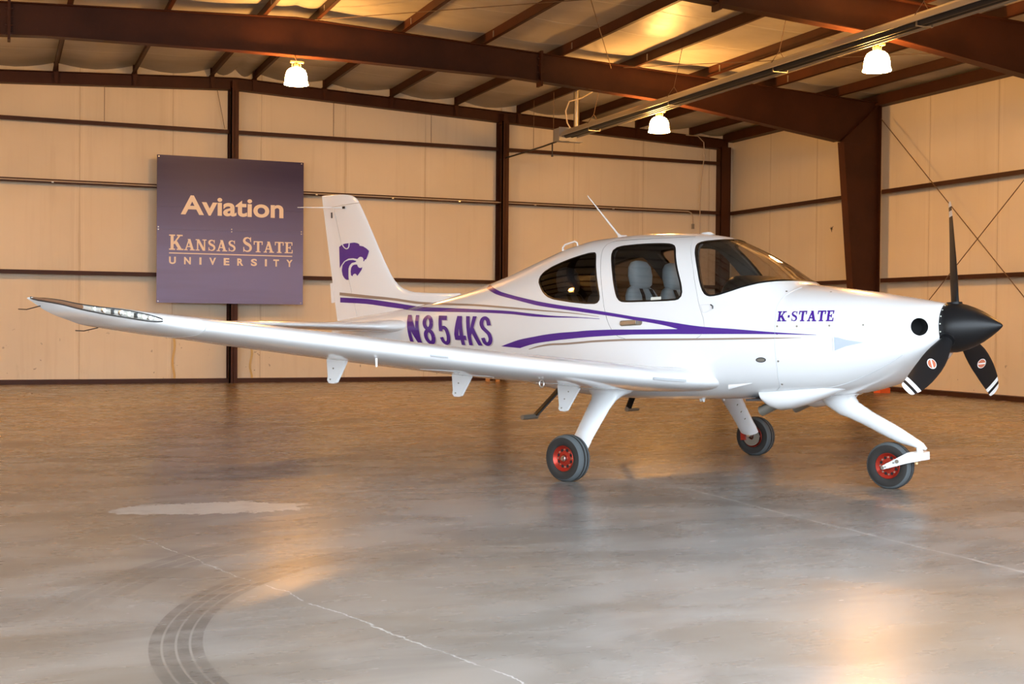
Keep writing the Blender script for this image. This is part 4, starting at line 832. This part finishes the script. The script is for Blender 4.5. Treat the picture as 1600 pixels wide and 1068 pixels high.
for s in (-1, 1):
    far = s > 0
    m = MB(); m.loft(wing_rings(WT, sorted(set(spaced(.30, 1.2, 22)+spaced(1.2, 5.30, 44))), s, 0, .73)); wg = m.build('wing', M['white'], PLN, smooth=50)
    tag(wg, 'far wing, mostly hidden behind the fuselage' if far else 'near wing reaching out to the left')
    m = MB(); m.loft(wing_rings(WT, spaced(.45, 2.94, 24), s, .735, 1.0, 10)); m.build('wing_flap', M['white'], wg, smooth=40)
    m = MB(); m.loft(wing_rings(WT, spaced(2.96, 5.29, 24), s, .735, 1.0, 10)); m.build('aileron', M['white'], wg, smooth=40)
    m = MB(); m.loft(wing_rings(TT, spaced(5.305, 5.85, 40), s, 0, 1.0)); tipo = m.build('wing_tip', M['white'], wg, smooth=60)
    fx, ft, fz, fk = [hermite([(r[0], r[j]) for r in TT]) for j in (1, 2, 3, 4)]
    LH = hermite([(5.535, .003), (5.548, .013), (5.57, .025), (5.61, .037), (5.66, .042), (5.70, .040), (5.76, .030), (5.80, .024), (5.85, .022)])
    def um(y): return min(.45, (float(LH(y))/(2.969*float(fk(y))*(float(fx(y))-float(ft(y)))))**2)
    def lens_ring(y, out, k=8):
        c = float(fx(y))-float(ft(y)); return [(float(fx(y))-u*c+out, s*y, float(fz(y))+w*c+(.0012 if j <= k else -.0012)) for j, (u, w) in enumerate(foil(k, 0, um(y), float(fk(y))))]
    m = MB(); m.loft([lens_ring(y, .003) for y in spaced(5.537, 5.765, 30)]); nl_ = m.build('navigation_light', led, tipo, smooth=60); tag(nl_, 'clear wing-tip light with bright reflectors and outer part painted brown as its reflection')
    m = MB(); m.loft([lens_ring(y, .003) for y in spaced(5.765, 5.849, 20)]); m.build('lens_painted_reflection', amber, nl_, smooth=60)
    for e in (0, -1):
        m = MB(); m.tube([lens_ring(y, .003)[e] for y in spaced(5.537, 5.849, 44)], .0042, 6); m.build('lens_rim', gl_rim, nl_, smooth=60)
    for k in range(9):
        y = 5.575+.021*k; h_ = float(LH(y)); x_, z_ = float(fx(y))+.002, float(fz(y)); m = MB()
        if k in (3, 6): m.box((x_-.012, s*y-.008, z_-h_*.36), (x_+.006, s*y+.008, z_+h_*.36))
        else: m.tube([(x_-.012, s*y, z_), (x_+.007, s*y, z_)], h_*.36, 10)
        m.build('led_lamp', gl_rim if k in (3, 6) else (M['steel_bright'] if k % 2 else M['paper']), nl_)
    # hinge brackets hanging under the wing
    for yb, xo, zo in ((3.90, -.175, 1.118), (2.66, -.175, .980), (1.44, -.130, .812)):
        P = [(0, 0), (.05, .03), (.15, .012), (.228, -.055), (.095, -.232), (.070, -.240), (.022, -.236), (.004, -.215), (.012, -.19)]
        m = MB(); m.prism([(xo+a, zo+b) for a, b in P], s*yb-.012, s*yb+.012); br = m.build('hinge_bracket', M['gear_white'], wg)
        m = MB(); m.prism([(xo-.02+a*1.1, zo+.02+max(-.02, b)) for a, b in ((0, -.02), (.04, .035), (.15, .02), (.22, -.03))], s*yb-.022, s*yb+.022); m.build('bracket_fairing', M['gear_white'], br)
        for a, b in ((.12, -.075), (.075, -.135), (.040, -.21)):
            m = MB(); m.tube([(xo+a, s*yb-.016, zo+b), (xo+a, s*yb+.016, zo+b)], .006, 8); m.build('bracket_bolt', M['grey_metal'], br)
    # leading-edge stall strip, tie-down ring, pitot, access seams
    fx, ft, fz, fk = [hermite([(r[0], r[j]) for r in WT]) for j in (1, 2, 3, 4)]
    for ya, yb in ((.82, 1.18), (3.42, 3.58)):
        m = MB(); m.tube([(float(fx(y))+.002, s*y, float(fz(y))-.010) for y in spaced(ya, yb, 10)], .014 if ya < 1 else .008, 4); m.build('stall_strip', M['strip'], wg)
    def under(y, u):
        c = float(fx(y))-float(ft(y)); w = [q for q in foil(2, u, u+.01, float(fk(y)))][-2][1]; return Vector((float(fx(y))-u*c, s*y, float(fz(y))+w*c))
    p = under(2.25, .16); m = MB(); m.lathe([(.026+.006*math.cos(a), .006*math.sin(a)) for a in np.linspace(0, 2*math.pi, 11)], o=(p.x, p.y, p.z-.028), axis='x', n=20); m.build('tie_down_ring', M['steel_bright'], wg, smooth=60)
    p = under(3.95, .10); m = MB(); m.tube([p+Vector((-.01, 0, .01)), p+Vector((-.01, 0, -.055))], [.009, .007], 8); m.build('pitot_probe', M['white'], wg, smooth=50)
    for ya, yb, u in ((2.95, 3.35, .30), (2.55, 2.85, .34), (1.75, 2.05, .34)):
        m = MB(); m.tube([under(ya+(yb-ya)*k/10, u-.10*math.sin(math.pi*k/10)) for k in range(11)], .003, 5); m.build('access_seam', M['seam'], wg)
    gx, gz = [hermite([(r[0], r[j]) for r in TT]) for j in (2, 3)]
    for y_ in (5.80, 5.50):
        x_, z_ = float(gx(y_)), float(gz(y_))-.006; m = MB(); m.tube([(x_+.03, s*y_, z_+.002), (x_-.12, s*(y_+.01), z_-.012), (x_-.20, s*(y_+.02), z_-.006)], .0035, 5); m.build('static_wick', M['black'], tipo)
# root fairing seam and cabin air scoop
m = MB(); m.loft([[(1.0+.22*k/6, -(.585+.012*math.sin(math.pi*k/6))+.012*math.cos(a)*(1-k/6.5), .735+.03*k/6+.022*math.sin(a)*(1-k/6.5)) for a in np.linspace(0, 2*math.pi, 13)[:-1]] for k in range(7)]); m.build('air_scoop', M['white'], PLN, smooth=60)
# ------------------------------------------------------------------ tailplane
HT = [(.05, -3.02, -4.42, 1.425, .085), (.14, -3.10, -4.42, 1.426, .095), (.20, -3.19, -4.42, 1.428, .11), (.26, -3.32, -4.42, 1.430, .115), (.33, -3.45, -4.42, 1.432, .115), (.6, -3.55, -4.43, 1.439, .10), (1.8, -3.86, -4.46, 1.475, .095), (1.93, -3.93, -4.47, 1.479, .08), (1.97, -4.02, -4.47, 1.480, .05)]
for s in (-1, 1):
    m = MB(); m.loft(wing_rings(HT, spaced(.05, .5, 14)+spaced(.55, 1.97, 26), s, 0, .60, 16)); hs = m.build('tailplane', M['white'], PLN, smooth=50); tag(hs, 'far tailplane' if s > 0 else 'near tailplane')
    m = MB(); m.loft(wing_rings(HT, spaced(.20, 1.965, 26), s, .61, 1.0, 8)); m.build('elevator', M['white'], hs, smooth=40)
# ------------------------------------------------------------------ spinner and propeller
m = MB(); m.lathe([(0, 2.634), (.186, 2.634), (.193, 2.640), (.193, 2.70), (.186, 2.74), (.172, 2.79), (.150, 2.845), (.120, 2.905), (.082, 2.965), (.042, 3.02), (.014, 3.052), (0, 3.061)], o=(0, 0, 1.161), axis='x', n=64)
spn = m.build('spinner', M['black'], PLN, smooth=50); tag(spn, 'pointed black spinner')
for k in range(20):
    a = 2*math.pi*(k+.5)/20; m = MB(); c, s_ = math.cos(a), math.sin(a); m.tube([(2.652, .188*c, 1.161+.188*s_), (2.652, .1955*c, 1.161+.1955*s_)], .0055, 8); m.build('spinner_screw', M['paper'], spn)
Rp = .990
def blade_mesh():
    m = MB(); rr = [.12, .17, .20, .24, .30, .38, .46, .54, .62, .70, .78, .85, .863, .865, .910, .912, .941, .943, .962, .978, .986, .990]; rings = []; mi = []
    ch = hermite([(.12, .085), (.17, .085), (.24, .105), (.38, .155), (.54, .180), (.70, .175), (.85, .150), (.93, .125), (.96, .115), (.978, .098), (.986, .070), (.990, .035)])
    th = hermite([(.12, .075), (.17, .070), (.24, .050), (.38, .032), (.54, .023), (.70, .017), (.85, .012), (.99, .006)]); tw = hermite([(.12, 54), (.25, 48), (.5, 38), (.75, 33), (.99, 31)])
    sw = hermite([(.12, 0), (.4, .006), (.6, .0), (.85, -.022), (.99, -.05)])
    for r in rr:
        b = math.radians(float(tw(r))); e = np.array([math.sin(b), -math.cos(b)]); nrm = np.array([math.cos(b), math.sin(b)]); c, t = float(ch(r)), float(th(r)); ring = []
        for j in range(20):
            a = 2*math.pi*j/20; u = math.cos(a)*.5; w = math.sin(a)*.5*(1.0 if math.sin(a) > 0 else .5)
            q = e*(u*c+float(sw(r)))+nrm*(w*t); ring.append((q[0], q[1], r))
        rings.append(ring)
    m.loft(rings); nf = 20
    for i in range(len(rr)-1):
        r = (rr[i]+rr[i+1])/2; k = 1 if (.865 <= r <= .910 or r >= .943) else 0
        for j in range(nf): m.m[i*nf+j] = k
    m.m[-1] = 1; return m
for i, lab in enumerate(('upright propeller blade', 'near lower propeller blade', 'far lower propeller blade')):
    b = blade_mesh().build('propeller_blade', [M['blade'], M['paper'] if False else mat('blade_tip_white', (.78, .78, .76), rough=.4)], PLN, smooth=60, fix=True); tag(b, lab+', black with two white tip bands')
    b.location = (2.692, 0, 1.161); b.rotation_euler = (math.radians(120*i), 0, 0)
    m = MB(); be = math.radians(36.9); e = np.array([math.sin(be), -math.cos(be)]); nrm = np.array([math.cos(be), math.sin(be)])
    for k, (ra, rb, mi, lift) in enumerate(((.040, .052, 0, .0138), (.034, .046, 1, .0146))):
        ring = [tuple((e*(ra*math.cos(a)-.001)+nrm*lift).tolist())+(.56+rb*math.sin(a),) for a in np.linspace(0, 2*math.pi, 25)[:-1]]
        m.add(ring, [tuple(range(24))], mi)
    q = [(-.028, -.024), (-.020, -.034), (.028, .024), (.020, .034)]
    m.add([tuple((e*(u-.001)+nrm*.0152).tolist())+(.56+w,) for u, w in q], [(0, 1, 2, 3)], 0)
    o = m.build('blade_badge', [mat('badge_white', (.85, .85, .82), rough=.4), mat('badge_red', (.55, .16, .08), rough=.4)], b, fix=False); tag(o, 'small white and red oval badge')
    m = MB(); m.tube([(0, 0, .165), (0, 0, .198)], [.066, .058], 20); m.build('blade_collar', M['black'], b, smooth=40)
# ------------------------------------------------------------------ landing gear
def ground_z(x): return -x*PALB
def wheel(name, x, y, r, w, face, label):
    """face: the side (sign of y) that shows the rim bolts and axle nut"""
    zc = ground_z(x)+r-.006; o = empty(name, (x, y, zc), PLN); tag(o, label); hw = w/2; rr = r*.52
    prof = [(rr, -hw*.72), (rr*1.10, -hw*.88), (r*.72, -hw), (r*.88, -hw*.93)]; tr = [(r*.88, -hw*.93), (r*.955, -hw*.74), (r*.985, -hw*.50), (r*.988, -hw*.36), (r*.945, -hw*.33), (r*.945, -hw*.17), (r*.995, -hw*.14), (r, 0), (r*.995, hw*.14), (r*.945, hw*.17), (r*.945, hw*.33), (r*.988, hw*.36), (r*.985, hw*.50), (r*.955, hw*.74), (r*.88, hw*.93)]
    m = MB(); m.lathe(prof, n=56); m.lathe(tr[:4], n=56, m=1); m.lathe(tr[3:7], n=56); m.lathe(tr[6:9], n=56, m=1); m.lathe(tr[8:12], n=56); m.lathe(tr[11:], n=56, m=1); m.lathe([(a, -b) for a, b in prof][::-1], n=56)
    m.v = [(a, b, max(c, -r+.006)) for a, b, c in m.v]
    m.build('tyre', [M['rubber'], M['tread']], o, smooth=35)
    m = MB()
    for sg in (-1, 1): m.lathe([(0, sg*hw*.42), (rr*.30, sg*hw*.45), (rr*.34, sg*hw*.56), (rr*.62, sg*hw*.50), (rr*.80, sg*hw*.50), (rr*.90, sg*hw*.66), (rr*1.02, sg*hw*.86), (rr*1.06, sg*hw*.80), (rr*1.0, sg*hw*.55), (rr*.98, 0)], n=48)
    rim = m.build('rim', M['red'], o, smooth=40)
    for sg in (-1, 1):
        for k in range(8):
            a = 2*math.pi*k/8; c, s_ = math.cos(a)*rr*.70, math.sin(a)*rr*.70
            if sg == face:
                m = MB(); m.tube([(c, sg*hw*.46, s_), (c, sg*hw*.58, s_)], .0075, 8); m.build('rim_bolt', M['steel_bright'], o)
            a += math.pi/8; c, s_ = math.cos(a)*rr*.68, math.sin(a)*rr*.68
            if sg == face:
                m = MB(); m.tube([(c, sg*hw*.49, s_), (c, sg*hw*.512, s_)], rr*.125, 12); m.build('rim_hole', M['dark_hole'], o)
    m = MB(); m.tube([(0, face*hw*.40, 0), (0, face*hw*.80, 0), (0, face*hw*.84, 0), (0, face*hw*1.02, 0)], [.024, .024, .016, .014], 14); m.build('axle_nut', M['steel_bright'], o, smooth=30)
    return o
wheel('main_wheel', 0.0, -1.50, .196, .155, -1, 'near main wheel with red rim'); wheel('main_wheel', 0.0, 1.50, .196, .155, -1, 'far main wheel with red rim')
nw = wheel('nose_wheel', 2.12, 0, .190, .130, -1, 'nose wheel with red rim')
def leg_ring(c, chord, thick, tilt, n=26):
    """airfoil-like section in the x / (y,z) plane; tilt turns the thickness direction"""
    r = []
    for j in range(n):
        a = 2*math.pi*j/n; u = math.cos(a)*.5; w = math.sin(a)*.5*(1-.35*(-u if u < 0 else 0)*2)
        r.append((c[0]+u*chord, c[1]+math.cos(tilt)*w*thick, c[2]+math.sin(tilt)*w*thick))
    return r
for s in (-1, 1):
    m = MB(); stn = [((.03, .86, .80), .56, .30), ((.03, .90, .742), .50, .26), ((.02, .93, .715), .43, .19), ((.015, .965, .690), .32, .125), ((.01, 1.00, .655), .265, .095), ((.0, 1.07, .58), .240, .080), ((.0, 1.22, .42), .215, .072), ((.0, 1.30, .335), .205, .070), ((.0, 1.34, .29), .21, .085), ((.0, 1.385, .235), .195, .085)]
    m.loft([leg_ring((c[0], s*c[1], c[2]), ch, th, s*math.radians(40)*(0 if k < 2 else min(1, (k-1)/3))) for k, (c, ch, th) in enumerate(stn)])
    lg = m.build('main_gear_leg', M['gear_white'], PLN, smooth=60); tag(lg, 'near main gear leg' if s < 0 else 'far main gear leg')
    m = MB(); m.loft([[(.02+a*math.cos(q)*sc_, s*(.93+.16*math.sin(q)*sc_), .748-.0*k+s*0+(.09*.16*math.sin(q)*sc_)-(.012*k)) for q in np.linspace(0, 2*math.pi, 33)[:-1]] for k, (a, sc_) in enumerate(((.29, 1.0), (.28, .97)))]); m.build('leg_fairing_plate', M['gear_white'], lg)
    m = MB(); m.tube([(0, s*1.36, .21), (0, s*1.50, .19)], .022, 12); m.build('axle', M['steel_bright'], lg, smooth=40)
    m = MB(); m.lathe([(.03, 0), (.092, 0), (.092, s*.008), (.03, s*.008)], o=(0, s*1.415, .19), n=36); m.build('brake_disc', M['grey_metal'], lg, smooth=30)
    m = MB(); m.box((-.105, min(s*1.385, s*1.43), .155), (-.06, max(s*1.385, s*1.43), .255)); m.build('brake_caliper', M['red'], lg)
    for k in range(3):
        m = MB(); t_ = .3+.2*k; yy = 1.0+.33*t_; zz = .655-.36*t_; m.tube([(.07, s*yy-.045, zz-.03), (.07, s*yy-.03, zz-.02)], .005, 6); m.build('leg_screw', M['grey_metal'], lg)
# nose gear: slanted faired tube, caster pin, trailing fork
m = MB(); stn = [((1.70, .66), .34, .20), ((1.72, .605), .30, .185), ((1.765, .560), .205, .145), ((1.82, .520), .155, .115), ((1.95, .450), .130, .098), ((2.15, .347), .122, .090), ((2.24, .302), .108, .082), ((2.33, .262), .075, .066), ((2.39, .235), .055, .055), ((2.425, .212), .02, .03)]
rings = []
for k, ((x, z), w, th) in enumerate(stn):
    x0, z0 = stn[max(0, k-1)][0]; x1, z1 = stn[min(len(stn)-1, k+1)][0]; d = Vector((x1-x0, 0, z1-z0)).normalized()
    if k < 2: d = Vector((.3, 0, -1)).normalized()
    n_ = Vector((-d.z, 0, d.x)); rings.append([tuple(Vector((x, 0, z))+n_*(w/2*math.cos(a))+Vector((0, th/2*math.sin(a), 0))) for a in np.linspace(0, 2*math.pi, 25)[:-1]])
m.loft(rings); ng = m.build('nose_gear_strut', M['gear_white'], PLN, smooth=60)
m = MB(); m.tube([(2.365, 0, .262), (2.375, 0, .155)], .026, 16); m.build('caster_pin', M['gear_white'], ng, smooth=40)
fork = MB()
for s in (-1, 1): fork.prism([(2.095, .048), (2.085, .066), (2.10, .082), (2.31, .188), (2.345, .196), (2.405, .186), (2.405, .125), (2.30, .103)], s*.094-.008, s*.094+.008)
fork.prism([(2.325, .190), (2.345, .196), (2.41, .186), (2.41, .125), (2.335, .112)], -.094, .094)
fk_ = fork.build('nose_fork', M['gear_white'], ng)
for x, z, r in ((2.10, .064, .013), (2.125, .073, .006), (2.225, .118, .015), (2.195, .106, .006)):
    m = MB(); m.tube([(x, -.112, z), (x, -.100, z)], r, 12); m.build('fork_bolt', M['grey_metal'], fk_)
m = MB(); m.tube([(2.36, -.05, .112), (2.36, -.05, .095)], .015, 10); m.build('stop_bolt', M['brass'], fk_)
# exhaust bulges under the cowl with their pipes, and the lower cowl tunnel
for s in (-1, 1):
    m = MB(); rings = []
    for x, w, zt_, zb_ in ((1.235, .135, .72, .575), (1.27, .142, .72, .545), (1.33, .145, .73, .530), (1.45, .142, .74, .548), (1.60, .125, .75, .588), (1.75, .095, .76, .640), (1.90, .04, .77, .695)):
        yc = s*.285; rings.append([(x-.06*math.sin(a)*0, yc+w*math.cos(a), (zt_+zb_)/2+(zt_-zb_)/2*math.copysign(abs(math.sin(a))**.8, math.sin(a))) for a in np.linspace(0, 2*math.pi, 29)[:-1]])
    rings = [[(x+(.09*(z-.55)/.2*-1 if k == 0 else (-.05*(z-.55)/.2 if k == 1 else 0)), y, z) for x, y, z in r] for k, r in enumerate(rings)]
    m.loft(rings); eb = m.build('exhaust_fairing', M['white'], PLN, smooth=60)
    m = MB(); m.tube([(1.40, s*.285, .640), (1.12, s*.285, .522)], .043, 20, cap=False); m.tube([(1.40, s*.285, .640), (1.12, s*.285, .522)], .038, 20, cap=False); m.build('exhaust_pipe', M['grey_metal'], eb, smooth=50)
m = MB(); m.box((1.02, -.36, .612), (1.26, .36, .628)); m.build('cowl_gap', M['seam_dark'], PLN)
for x, y in ((.42, -.12), (.55, .05), (.50, -.2)):
    m = MB(); m.tube([(x, y, .63), (x, y, .600)], [.016, .010], 8); m.build('belly_drain', M['white'], PLN, smooth=40)
# boarding steps
for s in (-1, 1):
    m = MB(); m.loft([[(c[0]+.040*math.cos(a), s*c[1]+.013*math.sin(a), c[2]) for a in np.linspace(0, 2*math.pi, 17)[:-1]] for c in ((-.70, .52, .86), (-.78, .60, .76), (-.985, .715, .520), (-1.0, .725, .498))]); sp = m.build('boarding_step', M['black'], PLN, smooth=50); tag(sp, 'black boarding step behind the wing')
    m = MB(); m.tube([(-1.005, s*.70, .492), (-1.01, s*.90, .490)], [.024, .022], 14); m.build('step_foot', M['grey_metal'], sp, smooth=40)
# ------------------------------------------------------------------ cabin
def seat(x, y, lab):
    o = empty('seat', (x, y, .965), PLN); tag(o, lab)
    def cushion(name, secs, mt=None, par=None):
        m = MB(); m.loft([[(cx+tx/2*math.copysign(abs(math.cos(a))**.6, math.cos(a)), wy/2*math.copysign(abs(math.sin(a))**.6, math.sin(a)), z) for a in np.linspace(0, 2*math.pi, 29)[:-1]] for cx, tx, wy, z in secs]); return m.build(name, mt or M['leather'], par or o, smooth=60)
    cushion('seat_cushion', [(.12, .44, .44, .10), (.12, .48, .48, .16), (.12, .46, .46, .26), (.12, .40, .40, .29)])
    bk = cushion('seat_back', [(-.08, .14, .44, .22), (-.09, .16, .46, .34), (-.11, .15, .46, .48), (-.13, .13, .42, .60), (-.145, .10, .34, .66), (-.15, .05, .26, .685)])
    cushion('headrest', [(-.135, .07, .18, .66), (-.135, .12, .25, .70), (-.14, .14, .27, .78), (-.145, .13, .25, .86), (-.15, .09, .18, .905), (-.15, .03, .09, .92)])
    for sg in (-1, 1):
        m = MB(); m.loft([[(px, py*sg-.022, z), (px, py*sg+.022, z), (px-.006, py*sg+.022, z), (px-.006, py*sg-.022, z)] for px, py, z in ((-.080, .075, .66), (-.050, .08, .60), (-.018, .10, .48), (.006, .125, .34), (.02, .145, .22))]); m.build('seat_belt', M['belt'], bk)
seat(.05, -.27, 'near front seat in pale blue-grey leather'); seat(.05, .27, 'far front seat in pale blue-grey leather'); seat(-.80, -.26, 'near rear seat'); seat(-.80, .26, 'far rear seat')
m = MB(); m.loft([[(x, w*math.copysign(abs(math.cos(a))**.5, math.cos(a)), zc+(h if math.sin(a) > 0 else .25)*math.copysign(abs(math.sin(a))**.7, math.sin(a))) for a in np.linspace(0, 2*math.pi, 41)[:-1]] for x, w, zc, h in ((.84, .36, 1.44, .14), (.86, .45, 1.44, .20), (.92, .50, 1.44, .245), (1.02, .51, 1.44, .24), (1.15, .485, 1.43, .20), (1.28, .42, 1.42, .16), (1.36, .34, 1.42, .13))])
m.build('instrument_hood', M['black'], PLN, smooth=60)
